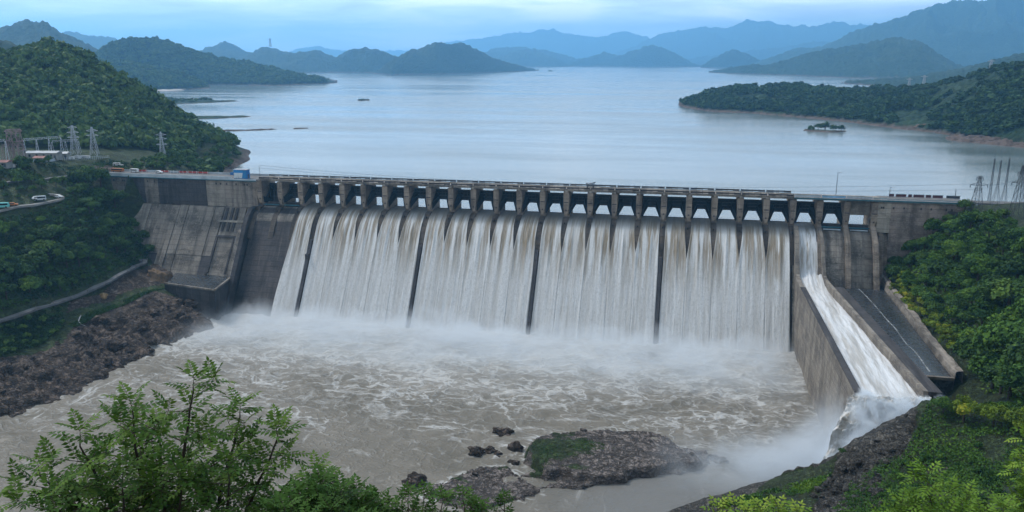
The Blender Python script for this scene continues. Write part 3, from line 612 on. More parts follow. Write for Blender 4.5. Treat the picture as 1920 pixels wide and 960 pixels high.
# the mountain on the right and its foothills
hill([(1400, 122), (1440, 106), (1490, 90), (1530, 84), (1560, 71), (1600, 62), (1650, 45), (1690, 33), (1725, 18), (1760, 11), (1800, 3), (1835, 0), (1870, 3), (1920, 12), (2000, 14), (2090, 30), (2250, 20), (2400, 60)], 8200, 6200, 1800, HR, 20, .45, rows=60)
hill([(1800, 30), (1850, 4), (1900, -8), (1960, -4), (2040, 20)], 11000, 10000, 1000, HM, 201, .3)
hill([(1400, 133), (1450, 118), (1490, 106), (1530, 96), (1570, 89), (1610, 79), (1650, 73), (1690, 76), (1720, 86), (1750, 104), (1790, 124), (1850, 136)], 4700, ('px', [(1400, 138), (1600, 145), (1850, 150)]), 900, HR, 22, .42, rows=60)
hill([(1325, 135), (1345, 129), (1375, 124), (1420, 120), (1470, 124), (1520, 130), (1600, 135), (1700, 138), (1760, 144)], 4500, ('px', [(1325, 136.2), (1400, 139), (1480, 141.5), (1600, 148), (1760, 150)]), 400, HR, 23, .3, shoreh=4)
hill([(1540, 159), (1580, 153), (1640, 148), (1700, 144), (1760, 134), (1820, 120), (1880, 104), (1960, 92), (2050, 88), (2400, 70)], 3000, ('px', [(1540, 160), (1600, 159), (1700, 168), (2050, 172), (2400, 176)]), 500, HR, 24, .3, shoreh=3)
# wooded peninsula on the right and its rocky shore, rocky point below it
hill([(1263, 196), (1285, 188), (1310, 182), (1325, 172), (1360, 166), (1400, 163), (1450, 162), (1490, 160), (1530, 165), (1580, 168), (1640, 168), (1700, 168), (1745, 163), (1800, 149), (1860, 134), (1920, 122), (2020, 100), (2150, 84), (2350, 70)],
     [(1263, 1480), (1330, 1420), (1500, 1500), (1920, 1150), (2020, 1100), (2350, 1000)], ('px', [(1263, 198.5), (1300, 205), (1340, 210), (1400, 212), (1500, 221), (1600, 231), (1700, 244), (1760, 250), (1830, 262), (1920, 274), (2020, 288), (2350, 330)]), 300, HR, 25, .25, key='peninsula', shoreh=3.2, lean=.8)
hill([(1765, 259), (1800, 253), (1840, 252), (1880, 254), (1930, 258), (2000, 262)], 900, ('px', [(1765, 260), (1800, 266), (1850, 271), (1930, 281), (2000, 290)]), 60, HR, 26, .2, shoreh=9)
# low flats and bars in the bay on the left, islet on the right
def flat(cl, wid, hgt, seed, mat=None, key=None, shoreh=.9):
    cl = [onz(x, y, RES) for x, y in cl]; P = np.array(cl)[:, :2]
    t = np.linspace(0, 1, 90); tt = np.linspace(0, 1, len(P)); cx = np.interp(t, tt, P[:, 0]); cyv = np.interp(t, tt, P[:, 1]); wv = np.interp(t, np.linspace(0, 1, len(wid)), wid)
    dx = np.gradient(cx); dy = np.gradient(cyv); l = np.hypot(dx, dy); nx, ny = -dy / l, dx / l
    u = np.linspace(-1, 1, 13)
    wv = wv * (1 + .5 * fbm(t * 7, t * 0 + seed, 3, seed))
    X = cx[None] + nx[None] * wv[None] * u[:, None]; Y = cyv[None] + ny[None] * wv[None] * u[:, None]
    Z = RES - .4 + hgt * np.sqrt(np.clip(1 - u[:, None] ** 2, 0, 1)) * (1 + .5 * fbm(X / 14, Y / 14, 3, seed)) * np.minimum(1, np.minimum(t, 1 - t)[None] * 14)
    o = mesh_np('island', np.stack([X, Y, Z], -1).reshape(-1, 3), grid_faces(90, 13), mat or M['hill_right'], None, True, {'shore': sst(shoreh, shoreh * .4, Z - RES).ravel()})
    tag(o, kind='structure')
    if key: HILLFN[key] = (X, Y, Z, np.linspace(0, 1, 13))
flat([(240, 191), (330, 191), (390, 191), (449, 189.5)], (130, 105, 45, 4), 2.6, 1, key='flat')
flat([(300, 222), (350, 221), (400, 220.5), (474, 218.5)], (52, 42, 24, 3), 2.2, 2)
flat([(360, 246), (400, 245.5), (460, 244.5), (525, 242)], (5, 4, 3.5, 2), 1.6, 3, shoreh=1.9)
flat([(550, 241.5), (562, 241), (579, 240.5)], (3, 4, 2), 1.5, 4, shoreh=1.8)
flat([(672, 188.5), (684, 188), (693, 188)], (6, 8, 4), 3, 5, shoreh=2)
flat([(1506, 244), (1530, 246), (1560, 247), (1588, 246.5)], (3, 8, 9, 2), 2.2, 6, key='islet', shoreh=2.0)
flat([(1028, 134), (1036, 134)], (20, 20), 8, 7)
flat([(240, 172.5), (300, 170.5), (345, 169)], (10, 20, 6), 3.5, 8, plain('pale_sand', (.50, .46, .42), .9, .15, .02))

# ------------------------------------------------------------------ the dam
dam = thing('dam', 'long weathered concrete dam with open spillway gates and water pouring over', 'dam', (0, 0, 0))
S_ = 12.0; NP = 27
def fy(z):                                         # downstream face of the spillway
    z = np.asarray(z, float); u = np.clip((-13.2 - z) / 8.8, 0, 1) ** (1 / 2.4)
    return np.where(z > -22, 5 - 15.3 * u, 3.79 + .64 * z + (5 - 15.3 - 3.79 + .64 * 22) * np.exp((z + 22) / 6))
def face_prof(zb, back=16, zc=-13.2):
    zs = list(np.linspace(zc, -22, 14)) + list(np.linspace(-24, zb, 12))
    return [(back, zb)] + [(back, zc)] + [(float(fy(z)), float(z)) for z in zs]
def tintobj(o, v):
    a = o.data.attributes.new('tint', 'FLOAT', 'POINT'); a.data.foreach_set('value', np.full(len(o.data.vertices), v, np.float32)); return o
m = MB(); m.prism(face_prof(-68), 0, 276); m.build('spillway_face', M['concrete_dark'], dam, True)
m = MB(); m.prism(face_prof(-68), 276.002, 312); m.build('spillway_face', M['concrete'], dam, True)
for xa in (1.4, 13.4): m = MB(); m.prism([(1.2, -13.4), (-6.5, -16.9), (-12.6, -25.6), (-11.8, -26), (-5, -17), (3, -13.6)], xa, xa + 9.2); m.build('crest_apron', M['concrete'], dam)
def offp(z, o): return float(fy(z)) - o * .84, z - 0 + o * .54
# piers
for i in range(NP):
    x = S_ * i; hw = 1.4
    m = MB()
    m.prism([(15, .25), (0, .25), (0, -7.6), (2.2, -11.6), (1.4, -13.8), (15, -13.8)], x - hw, x + hw)
    m.add([(x - hw, -.02, -7.6), (x + hw, -.02, -7.6), (x + .55, -.02, -11.4), (x - .55, -.02, -11.4), (x - hw, 2.4, -7.6), (x + hw, 2.4, -7.6), (x + hw, 2.4, -11.6), (x - hw, 2.4, -11.6)],
          [(0, 1, 2, 3), (0, 3, 7, 4), (1, 5, 6, 2), (3, 2, 6, 7), (0, 4, 5, 1)])
    if i in (24, 25, 26):
        m.prism([(0, -11), (-3.0, -13.0), (-9.2, -17.2), (-13.5, -24), (-20.5, -36.5), (-14, -36.5), (0, -14), (1.4, -12.5)], x - 1.15, x + 1.15)
    else:
        nz_ = [(1.6, -12.6), (-2.6, -13.2)] + [offp(z, float(np.interp(z, [-28, -23, -15], [.05, .5, .62]))) for z in np.linspace(-15, -28, 8)] + [(float(fy(-29)) + 1.5, -29.3), (1.4, -15.5)]
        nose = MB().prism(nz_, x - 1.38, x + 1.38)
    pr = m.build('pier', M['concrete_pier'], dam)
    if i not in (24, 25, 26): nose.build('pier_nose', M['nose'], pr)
    q = MB(); q.box(x - 1.1, x + 1.1, -.28, -.03, -5.3, -4.9); q.build('ledge', M['concrete_dark'], pr); q = MB(); q.box(x - .35, x + .35, -.2, -.03, -9.4, -8.7); q.build('bracket', M['concrete_dark'], pr)
    q = MB(); q.box(x - .26, x + .26, -4.8, -4.0, -15.1, -14.5); q.build('shade_block', M['rubber'], pr)  # solid black block stands in for the shade inside a small hole
# radial gates hoisted between the piers
def gate(k, lift=0.0, bottom=-7.0):
    x0, x1 = S_ * k + 1.45, S_ * (k + 1) - 1.45
    m = MB(); n = 8; top = -1.75
    pf = [(8.8 - 2.2 * (j / n) ** 1.3, top + (bottom - top) * j / n) for j in range(n + 1)]
    m.prism(pf + [(y + .35, z) for y, z in reversed(pf)], x0, x1)
    for f in (.1, .36, .64, .92): y = 8.8 - 2.2 * f ** 1.3; z = top + (bottom - top) * f; m.box(x0 + .3, x1 - .3, y - .75, y - .01, z - .18, z + .18)
    for f in (.2, .4, .6, .8): xx = x0 + (x1 - x0) * f; m.box(xx - .12, xx + .12, 7.0, 7.6, bottom + .4, top - 1.0)
    g = m.build('gate', M['gate'], dam)
    for sgn, xe in ((1, x0), (-1, x1)):
        a = MB(); y, z = 1.3, -10.6
        for (yt, zt, dx) in ((7.2, top - 1.6, 2.3), (6.4, bottom + .4, 2.6)):
            a.bar((xe + sgn * .2, y, z), (xe + sgn * dx, yt, zt), .42, .3)
        a.add([(xe + sgn * .05, y, z - .6), (xe + sgn * .3, y, z - .6), (xe + sgn * 2.55, 6.3, bottom), (xe + sgn * .05, 6.3, bottom), (xe + sgn * .05, y - .2, z + 2.6), (xe + sgn * .4, y - .2, z + 2.6), (xe + sgn * 2.4, 6.9, bottom + 3), (xe + sgn * .05, 6.9, bottom + 3)],
              [(0, 3, 2, 1), (4, 5, 6, 7), (0, 1, 5, 4), (1, 2, 6, 5), (2, 3, 7, 6), (3, 0, 4, 7)])
        a.build('gate_arm', M['gate'], g)
for k in range(25): gate(k, bottom={0: -12.9, 1: -9.3}.get(k, -7.0))
m = MB(); m.box(S_ * 25 + 1.43, S_ * 26 - 1.43, 4.0, 5.0, -6.6, .22)
for f in (.33, .66): m.box(S_ * 25 + 1.43 + 9.1 * f - .08, S_ * 25 + 1.43 + 9.1 * f + .08, 3.9, 3.99, -6.6, .2)
m.build('bulkhead_panel', M['concrete_pale'], dam)
for k in (0, 1, 24, 25):
    m = MB(); m.box(S_ * k + 1.43, S_ * (k + 1) - 1.43, 3.2, 4.6, -13.6, -11.2); m.build('sill_wall', M['concrete_dark'], dam)
    m = MB(); m.box(S_ * k + 1.5, S_ * (k + 1) - 1.5, .9, 1.6, -12.6, -12.1); m.build('walkway_beam', M['teal'], dam)
for k in (24, 25):
    m = MB(); m.box(S_ * k + 2.2, S_ * (k + 1) - 2.2, -.6, .6, -13.4, -13.0); m.build('sill_beam', M['rail_pale'], dam)
# crest road
for k in range(23):
    m = MB(); x0, x1 = S_ * k + .12, S_ * (k + 1) - .12
    m.box(x0, x1, -.2, .5, .62, 1.75); m.box(x0, x1, 10.5, 11.2, .62, 1.75); m.box(x0, x1, .502, 10.498, 1.3, 1.6)
    m.box(x0, x1, -.45, -.203, 1.5, 1.8)
    sp = m.build('deck_span', M['concrete'], dam)
    for y in (-.3, 11.0):
        m = MB()
        for j in range(4): a = x0 + .52 + j * 2.78; m.box(a, a + 2.56, y - .07, y + .07, 1.9 + .12 * ((j * 7 + k * 3) % 3), 2.75)
        for j in range(5): a = x0 + .3 + j * 2.78; m.box(a, a + .22, y - .12, y + .12, 1.802, 2.95)
        m.build('parapet', M['concrete_dark'], sp)
    m = MB(); m.box(S_ * k - .55, S_ * k + .55, -.75, -.28, .26, 1.1); m.build('bearing_block', M['concrete_pale'], dam)
m = MB(); m.box(276.1, 315, -.5, 11.2, .6, 1.5); m.build('deck_span', M['concrete'], dam)
m = MB(); m.box(276.1, 352, -.72, -.51, .9, 1.5); m.build('edge_beam', M['teal'], dam)
m = MB(); m.box(315.02, 350, -.5, 13, .45, 1.5); m.build('deck_span', M['road_deck'], dam)
m = MB(); m.box(-99, -.2, -1.0, 13.5, .45, 1.4); m.build('deck_span', M['road_deck'], dam)
m = MB(); m.box(-99, -15.5, -1.25, -1.002, .5, 2.5); m.build('parapet', M['rail_pale'], dam)
m = MB(); m.box(-15.45, -1, -1.25, -1.002, .5, 1.5); m.build('parapet', M['rail_pale'], dam)
m = MB(); m.box(-99, -1, -1.36, -1.252, .25, .7); m.build('edge_beam', M['teal'], dam)
m = MB(); m.box(-99, -1, 13.0, 13.2, 1.402, 2.5); m.build('parapet', M['rail_pale'], dam)
# left abutment: vertical blocks above, stepped sloping blocks below
xs_ = [-98, -86, -78, -70.5, -62, -53.5, -43, -32, -21, -11, -4]
wr = random.Random(5)
for j in range(len(xs_) - 1):
    x0, x1 = xs_[j], xs_[j + 1]; dy = wr.uniform(-.5, .25); mt = [M['concrete'], M['concrete'], M['concrete_dark'], M['concrete'], M['concrete_dark'], M['concrete_dark'], M['concrete_dark'], M['concrete_pale'], M['concrete'], M['concrete']][j]
    m = MB(); m.box(x0 + .04, x1 - .04, -.1 + dy * .6, 14, -14.2, .44)
    wb_ = m.build('wall_block', mt, dam)
    for q in range(2): xx = wr.uniform(x0 + 1, x1 - 2); MB().box(xx, xx + .7, -.4 + dy * .6, -.103 + dy * .6, -2.2, -1.2).build('corbel', M['concrete_dark'], wb_)
    n = 2 if j % 2 else 1
    for a in range(n):
        xa = x0 + (x1 - x0) * a / n; xb = x0 + (x1 - x0) * (a + 1) / n; d2 = wr.uniform(-.55, .5)
        mt = wr.choice([M['concrete'], M['concrete'], M['concrete'], M['concrete_pale']]) if j not in (2, 3) else M['concrete_pale'] if (j, a) in ((2, 0), (3, 0)) else M['concrete']
        m = MB(); zt = -14.25 - wr.uniform(0, .3)
        m.prism([(13.9, zt), (-.9 + d2, zt), (-.9 + d2 - 17.2, -38), (13.9, -38)], xa + .12, xb - .12); m.build('wall_block', mt, dam)
        d3 = d2 + wr.uniform(-.3, .3)
        m = MB(); m.prism([(13.9, -38.03), (-.9 + d3 - 17.2, -38.03), (-.9 + d3 - 38, -67), (13.9, -67)], xa + .12, xb - .12); m.build('wall_block', M['concrete'] if wr.random() < .7 else M['concrete_dark'], dam)
m = MB(); m.box(-5.9, -1.42, -.25, 14, -13.9, .24); m.build('wall_block', M['concrete_pier'], dam)
# sunk panel and pipes on the left face
def lf(z): return -.9 + (z + 14.25) * .724
for xa, xb in ((-21.2, -20.0), (-10.6, -9.6)): m = MB(); m.prism([(lf(-28) - .7, -28), (lf(-28) + .2, -28), (lf(-46) + .2, -46), (lf(-46) - .7, -46)], xa, xb); m.build('rib', M['concrete_dark'], dam)
m = MB(); m.prism([(lf(-28) - .75, -28), (lf(-28) + .1, -28), (lf(-29) + .1, -29), (lf(-29) - .75, -29)], -20, -10.6); m.build('rib', M['concrete_dark'], dam)
for xa in (-19.5, -16.2, -13.4): m = MB(); m.prism([(lf(-15) - .5, -14.6), (lf(-15) + .2, -14.6), (lf(-26) + .2, -26), (lf(-26) - .45, -26)], xa, xa + 1.3); m.build('rib', M['concrete_dark'], dam)
m = MB(); m.prism([(lf(-21) - .55, -20.6), (lf(-21), -20.6), (lf(-22), -21.6), (lf(-22) - .55, -21.6)], -22, -6.5); m.build('rib', M['concrete_pale'], dam)
# training wall between the left wall and the spillway
def offp(z, o): return float(fy(z)) - o * .84, z - 0 + o * .54
tw = [offp(z, 3.0) for z in np.linspace(-15, -66, 16)]
m = MB(); m.prism([(4, -13)] + tw + [(float(fy(-68)) + 4, -69), (4, -20)], -3.9, -1.5); m.build('training_wall', M['concrete_dark'], dam)
m = MB(); tw2 = [offp(z, 1.6) for z in np.linspace(-26, -66, 14)]
m.prism([(float(fy(-24)), -24)] + tw2 + [(float(fy(-68)) + 3, -69), (0, -26)], -6.6, -3.95); m.build('training_wall', M['concrete'], dam)
# divider walls between the curtains of water
for k in (3, 8, 13, 18):
    m = MB(); x = S_ * k
    m.prism([offp(-27, .2)] + [offp(z, 1.25) for z in np.linspace(-28, -66, 12)] + [(float(fy(-68)) + 3, -69), (float(fy(-28)) + 3, -28)], x - .8, x + .8); m.build('divider_wall', M['concrete_dark'], dam)
m = MB(); m.box(35.0, 37.0, *sorted((float(fy(-35)) - 2.2, float(fy(-35)) + 1)), -36.8, -33.6); m.build('ledge', M['concrete_dark'], dam)
# platform at the foot of the left wall
T0 = -46.5
pa = [onz(x, y, T0)[:2] for x, y in ((330, 509), (441, 514), (402, 544), (308, 531))]
m = MB(); m.slab([(pa[0][0], pa[0][1] + 4), (pa[1][0], pa[1][1] + 4), pa[1], pa[2], pa[3]], -69, T0 - .6); m.build('platform', M['concrete_dark'], dam)
m = MB(); m.slab([pa[0], pa[1], (pa[2][0] - .8, pa[2][1] + .8), (pa[3][0] + .8, pa[3][1] + .8)], T0 - .597, T0 - .45); m.build('platform_deck', M['wet_apron'], dam)
m = MB()
for a, b in ((pa[3], pa[2]), (pa[2], pa[1])): m.bar((a[0], a[1], T0 - .05), (b[0], b[1], T0 - .05), .6)
m.build('kerb', M['concrete'], dam)
m = MB()
for dz in (0, .9): m.bar((pa[0][0], pa[0][1] + .4, T0 + .5 + dz), (pa[1][0], pa[1][1] + .4, T0 + .5 + dz), .4 - .12 * dz)
for f in np.linspace(0, 1, 11): m.bar((pa[0][0] * (1 - f) + pa[1][0] * f, pa[0][1] * (1 - f) + pa[1][1] * f + .4, T0 - .4), (pa[0][0] * (1 - f) + pa[1][0] * f, pa[0][1] * (1 - f) + pa[1][1] * f + .4, T0 + 1.6), .12)
m.build('railing', M['teal'], dam)
# right abutment
rr = random.Random(9)
for x0, x1, mt in ((313.4, 319.0, 'concrete_pale'), (319.05, 330, 'concrete_rosy'), (330.05, 341, 'concrete_rosy'), (341.05, 350, 'concrete_rosy')):
    m = MB(); m.box(x0, x1, .1 + rr.uniform(-.2, .3), 14, -40 if x0 > 315 else -13.8, .44)
    wb_ = m.build('wall_block', M[mt], dam)
    for q in range(2): xx = rr.uniform(x0 + .5, x1 - 1.5); MB().box(xx, xx + .6, -.45, -.11, -2.4, -1.5).build('corbel', M['concrete_dark'], wb_)
m = MB(); m.prism([(10, -14), (-1.2, -14.2), (-1.6, -16.5), (-12, -37), (10, -37)], 314.6, 316.4); m.build('buttress', M['concrete_pier'], dam); m = MB(); m.prism([(10, -15), (2, -15), (-6, -37), (10, -37)], 316.45, 319); m.build('buttress', M['concrete_pier'], dam)
m = MB(); m.box(-.0 + 343, 349.5, -.6, .3, -5.8, -2.6); m.build('ledge', M['concrete_dark'], dam)
# chute on the right: side walls, floor, the dark apron beside it
ZB = -32.0
def lwx(y): return 276.7 + max(0., -y - 10) * .009
def rin(y): return 287.2 + np.interp(-y, [0, 15, 40, 152], [0, 1.2, 3.2, 11.2])
def yz_wall(top, zb):
    pts = [offp(z, 3.2) for z in np.linspace(-13.5, -32.5, 12)]; pts = [p for p in pts if p[1] > top + .05]
    return pts
pts = yz_wall(ZB, -66)
ywall = [p for p in pts] + [(pts[-1][0] - 4, ZB + .25), (pts[-1][0] - 9, ZB), (-153, ZB)]
m = MB(); m.prism(ywall + [(-153, -68), (2, -68), (4, -20)], lambda y, z: lwx(y), lambda y, z: lwx(y) + 1.9); m.build('chute_wall', M['concrete_wall'], dam)
m = MB(); m.prism([(-38, ZB + .003), (-38, ZB + .35), (-153.2, ZB + .35), (-153.2, ZB + .003)], lambda y, z: lwx(y) - .15, lambda y, z: lwx(y) + 2.0); m.build('wall_coping', M['concrete_dark'], dam)
ywr = [p for p in pts] + [(pts[-1][0] - 4, ZB + .3), (pts[-1][0] - 9, ZB + .1), (-148, ZB + .1)]
m = MB(); m.prism(ywr + [(-148, -52), (2, -52), (4, -20)], lambda y, z: float(rin(y)), lambda y, z: float(rin(y)) + 1.4); m.build('chute_wall', M['concrete_wall'], dam)
m = MB(); m.prism([(-30, ZB - 1.2), (-34, ZB + .103), (-148.3, ZB + .103), (-148.3, ZB - 1.2)], lambda y, z: float(rin(y)) + 1.4 if False else float(rin(y)) + 1.45, lambda y, z: float(rin(y)) + 5.2); m.build('wall_backfill', M['concrete_dark'], dam)
m = MB(); m.prism([(-24, -37.5), (-152, -36.8), (-152, -60), (-24, -60)], lambda y, z: lwx(y) + 1.9, lambda y, z: float(rin(y))); m.build('chute_floor', M['concrete_dark'], dam)
AZ = -36.0
def aout(y): return 315.6 - .014 * (-y)
m = MB(); m.prism([(3, AZ), (-124, AZ - .6), (-124, -54), (3, -54)], lambda y, z: float(rin(y)) + 2, lambda y, z: aout(y)); m.build('apron', M['wet_apron'], dam)
m = MB(); m.prism([(-123.4, AZ - .9), (-124.6, AZ - .9), (-124.6, AZ + .05), (-123.4, AZ + .05)], lambda y, z: float(rin(y)) + 4.9, lambda y, z: aout(y)); m.build('apron_lip', M['concrete'], dam)
ya = np.linspace(0, -124, 110); V = []                            # rough masonry edge of the apron
for k_, y_ in enumerate(ya):
    t_ = -32.6 + .9 * float(fbm(np.array([y_ / 9]), np.array([.3]), 4, 5)[0]) - 1.6 * k_ / 109; o_ = [.5 * float(fbm(np.array([y_ / 4]), np.array([z_ / 2.]), 3, 8)[0]) for z_ in range(5)]
    x_ = aout(y_); V += [(x_ + .02, y_, -41), (x_ + .1 + o_[0], y_, -36.2), (x_ + .35 + o_[1], y_, -34.4), (x_ + .7 + o_[2], y_, t_), (x_ + 2.6 + o_[3], y_, t_ + .3), (x_ + 2.8, y_, -41)]
m = MB(); m.add(V, [(6 * k_ + q, 6 * k_ + q + 1, 6 * k_ + q + 7, 6 * k_ + q + 6) for k_ in range(109) for q in range(5)])
m.build('retaining_wall', M['concrete'], dam)
# trickle of water down the apron
m = MB(); tp = [onz(x, y, AZ + .05) for x, y in ((1588, 518), (1605, 535), (1625, 555), (1650, 582), (1675, 610), (1700, 640), (1722, 664), (1745, 694))]
V = []; rs = random.Random(3); N = 60
for j in range(N):
    f = j / (N - 1) * (len(tp) - 1); i0 = min(int(f), len(tp) - 2); p = tp[i0] * (1 - f + i0) + tp[i0 + 1] * (f - i0); wv = .06 + .22 * rs.random() * (1 if j % 4 else .5); mw = 1.1 * float(vn(np.array([j * .23]), np.array([.5]), 4)[0])
    V += [(p[0] + mw - wv, p[1], AZ - .6 * (-p[1] / 124) + .02), (p[0] + mw + wv, p[1], AZ - .6 * (-p[1] / 124) + .02)]
m.add(V, [(2 * j, 2 * j + 1, 2 * j + 3, 2 * j + 2) for j in range(N - 1)])
tag(m.build('water_trickle', M['foam']), 'thin white trickle of water running down the dark apron beside the chute', 'trickle')

# ------------------------------------------------------------------ falling water
def sheet(name, bays, ext_l, ext_r, seed, label, zend=-65):
    V = []; Fq = []; b0 = 0
    path = [(15, RES - .02), (12, RES - .06), (9.5, RES - .2), (7.5, RES - .42)]
    ts = np.concatenate([np.linspace(-13.2, -22, 18), np.arange(-23, zend, -1.15)])
    for z in ts:
        th = np.interp(z, [-40, -22, -13.2], [.7, .6, .62]); path.append((float(fy(z)) - th * (.84 if z < -16 else .3), float(z) + th * (.54 if z < -16 else .95)))
    path = np.array(path); nr = len(path); nc = 30
    for bi, k in enumerate(bays):
        rk = np.random.default_rng(seed * 50 + k)
        zz = path[:, 1]; jl, jr = rk.uniform(-2.0, 2.0, 2)
        ml = 1.42 - 1.5 * np.clip((-16.3 - zz) / (11.5 - jl), 0, 1); mr = 1.42 - 1.5 * np.clip((-16.3 - zz) / (11.5 - jr), 0, 1)
        if bi == 0: ml = 1.42 + (ext_l - 1.42) * sst(-16, -60, zz) ** .8
        if bi == len(bays) - 1: mr = 1.42 + (ext_r - 1.42) * sst(-16, -40, zz)
        u = np.linspace(0, 1, nc)[None]; X = (S_ * k + ml)[:, None] * (1 - u) + (S_ * (k + 1) - mr)[:, None] * u
        ed = np.minimum(X - (S_ * k + ml)[:, None], (S_ * (k + 1) - mr)[:, None] - X)
        act = sst(-14, -20, zz)[:, None]
        h = act * ((.18 + .42 * sst(-50, -26, zz)[:, None]) * np.exp(-(ed / .5) ** 2) + .26 * fbm(X * .45 + seed, zz[:, None] * .03 + k, 3, seed) + .10 * fbm(X * 1.6, zz[:, None] * .11, 3, seed + 4) + .10 * fbm(X * 1.1, zz[:, None] * .9, 2, seed + 9))
        ctr = S_ * k + 6 + rk.uniform(-1.5, 1.5); h += act * sst(-45, -24, zz)[:, None] * .45 * np.exp(-((X - ctr) / .5) ** 2)
        h -= (ed < .02) * .35 * act
        Y = path[:, 0][:, None] - .84 * h; Z = path[:, 1][:, None] + .54 * h
        V.append(np.stack([X, Y + 0 * X, Z + 0 * X], -1).reshape(-1, 3)); Fq.append(grid_faces(nc, nr) + b0); b0 += nr * nc
    o = mesh_np(name, np.concatenate(V), np.concatenate(Fq), M['falls'], None, True)
    return tag(o, label, 'waterfall', 'curtains of water below the gates')
sheet('waterfall', [2], -2.0, 1.0, 1, 'narrow single white curtain of falling water beside the dry dark face')
sheet('waterfall', range(3, 8), 1.0, 1.0, 2, 'wide white curtain of water next to the narrow single one')
sheet('waterfall', range(8, 13), 1.0, 1.0, 3, 'wide white curtain of water ending at the thin dark divider left of the hoist frame')
sheet('waterfall', range(13, 18), 1.0, 1.0, 4, 'wide white curtain of water under the hoist frame on the deck')
sheet('waterfall', range(18, 23), 1.0, 1.1, 5, 'wide white curtain of water with brown streaks next to the chute wall')
# water in the chute
path = [(15, RES - .02), (12, RES - .06), (9.5, RES - .2), (7.5, RES - .42)]
for z in np.linspace(-13.2, -31, 26): th = .75; path.append((float(fy(z)) - th * (.84 if z < -16 else .3), float(z) + th * (.54 if z < -16 else .95)))
y0, z0 = path[-1]
for f in np.linspace(.12, 1, 10): path.append((y0 - 15 * f, z0 - 4.2 * (1 - (1 - f) ** 2.2)))
y0, z0 = path[-1]
for f in np.linspace(.02, 1, 70): path.append((y0 + (-156 - y0) * f, z0 - .2 * f))
path = np.array(path); nc = 44; u = np.linspace(0, 1, nc)[None]
xl = np.array([lwx(y) + 1.9 if y < -3 else 277.45 for y in path[:, 0]]); xr = np.array([min(float(rin(y)), 286.55 if y > -8 else 999) for y in path[:, 0]])
X = xl[:, None] * (1 - u) + xr[:, None] * u; ar = np.cumsum(np.r_[0, np.hypot(*np.diff(path, axis=0).T)])[:, None]
h = sst(-2, -14, path[:, 0])[:, None] * (.45 * fbm(X * .5, ar * .05, 4, 77) + .35 * fbm(X * 1.4, ar * .25, 3, 79) + .5 * np.exp(-((X - xl[:, None] - 4.6) / .8) ** 2) * sst(-42, -10, path[:, 0])[:, None])
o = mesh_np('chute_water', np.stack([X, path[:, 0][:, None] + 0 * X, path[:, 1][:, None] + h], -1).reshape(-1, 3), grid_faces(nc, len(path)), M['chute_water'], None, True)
tag(o, 'white water racing down the walled chute on the right of the dam', 'waterfall')
# where it leaves the chute it boils up, turns and drops to the river
nu, nv = 130, 130; uu, vv = np.meshgrid(np.linspace(0, 1, nu), np.linspace(0, 1, nv))
lip_l, lip_r = np.array([278.3, -152.0, -35.0]), np.array([299.2, -147.5, -35.0])
A = lip_l[None, None] * (1 - uu[..., None]) + lip_r[None, None] * uu[..., None]
fall = np.clip(vv - .30, 0, 1) / .70
out_ = np.stack([-(.12 + .88 * (1 - uu)) * 13 * vv ** 1.1 + 1.2 * (uu > .85) * np.sin(vv * 3.1), -10 * np.minimum(vv, .45) / .45 * (.75 + .25 * np.sin(uu * math.pi)) - 4 * vv, 3.2 * np.sin(np.clip(vv * 2.4, 0, 1) * math.pi) * (.65 + .35 * np.sin(uu * math.pi)) - 30 * fall ** 1.5], -1)
Pm = A + out_
big = fbm(uu * 5, vv * 6, 3, 101); mid = ridge(uu * 11, vv * 12, 3, 103); sml = fbm(uu * 34, vv * 36, 3, 107)
disp = (3.6 * big + .8 * mid + 1.0 * sml) * np.clip(vv * 6, 0, 1)
Pm = Pm + disp[..., None] * np.array([-.30, -.60, .75])
o = mesh_np('plume', Pm.reshape(-1, 3), grid_faces(nu, nv), M['boil'], None, True)
tag(o, 'churning white and brown plume of water bursting out of the chute end', 'waterfall')

# ------------------------------------------------------------------ trees
def crown_np(rg, R_, H_, z0, nclump, per, size, flat=.75, spread=.34):
    P = []; T = []
    for c in range(nclump):
        d = rg.normal(size=3); d /= np.linalg.norm(d); d[2] = abs(d[2]) * 1.1 - .35
        rr_ = rg.uniform(.45, .9); ct = np.array([d[0] * R_ * rr_, d[1] * R_ * rr_, z0 + H_ * .5 + d[2] * H_ * .5 * rr_])
        cr_ = rg.uniform(.7, 1.25) * spread * R_
        q = rg.normal(size=(per, 3)); q /= np.linalg.norm(q, axis=1)[:, None]; q *= (rg.uniform(.35, 1, (per, 1))) ** .6 * cr_ * np.array([1, 1, flat])
        P.append(ct + q); T.append(np.clip(rg.uniform(.0, .85) + rg.normal(0, .13, per), 0, 1))
    P = np.concatenate(P); T = np.concatenate(T); n = len(P)
    ctr = np.array([0, 0, z0 + H_ * .4]); nrm = (P - ctr) / np.array([R_, R_, H_ * .6]); nrm += rg.normal(0, .55, (n, 3)); nrm[:, 2] += .35
    nrm /= np.linalg.norm(nrm, axis=1)[:, None]
    a = np.cross(nrm, rg.normal(size=(n, 3))); a /= np.linalg.norm(a, axis=1)[:, None]; b = np.cross(nrm, a)
    s = size * rg.uniform(.6, 1.35, (n, 1)); w_ = s * rg.uniform(.5, .8, (n, 1))
    V = np.stack([P - a * s, P + b * w_, P + a * s, P - b * w_], 1).reshape(-1, 3)
    return V, np.arange(n * 4).reshape(-1, 4), np.repeat(T, 4)
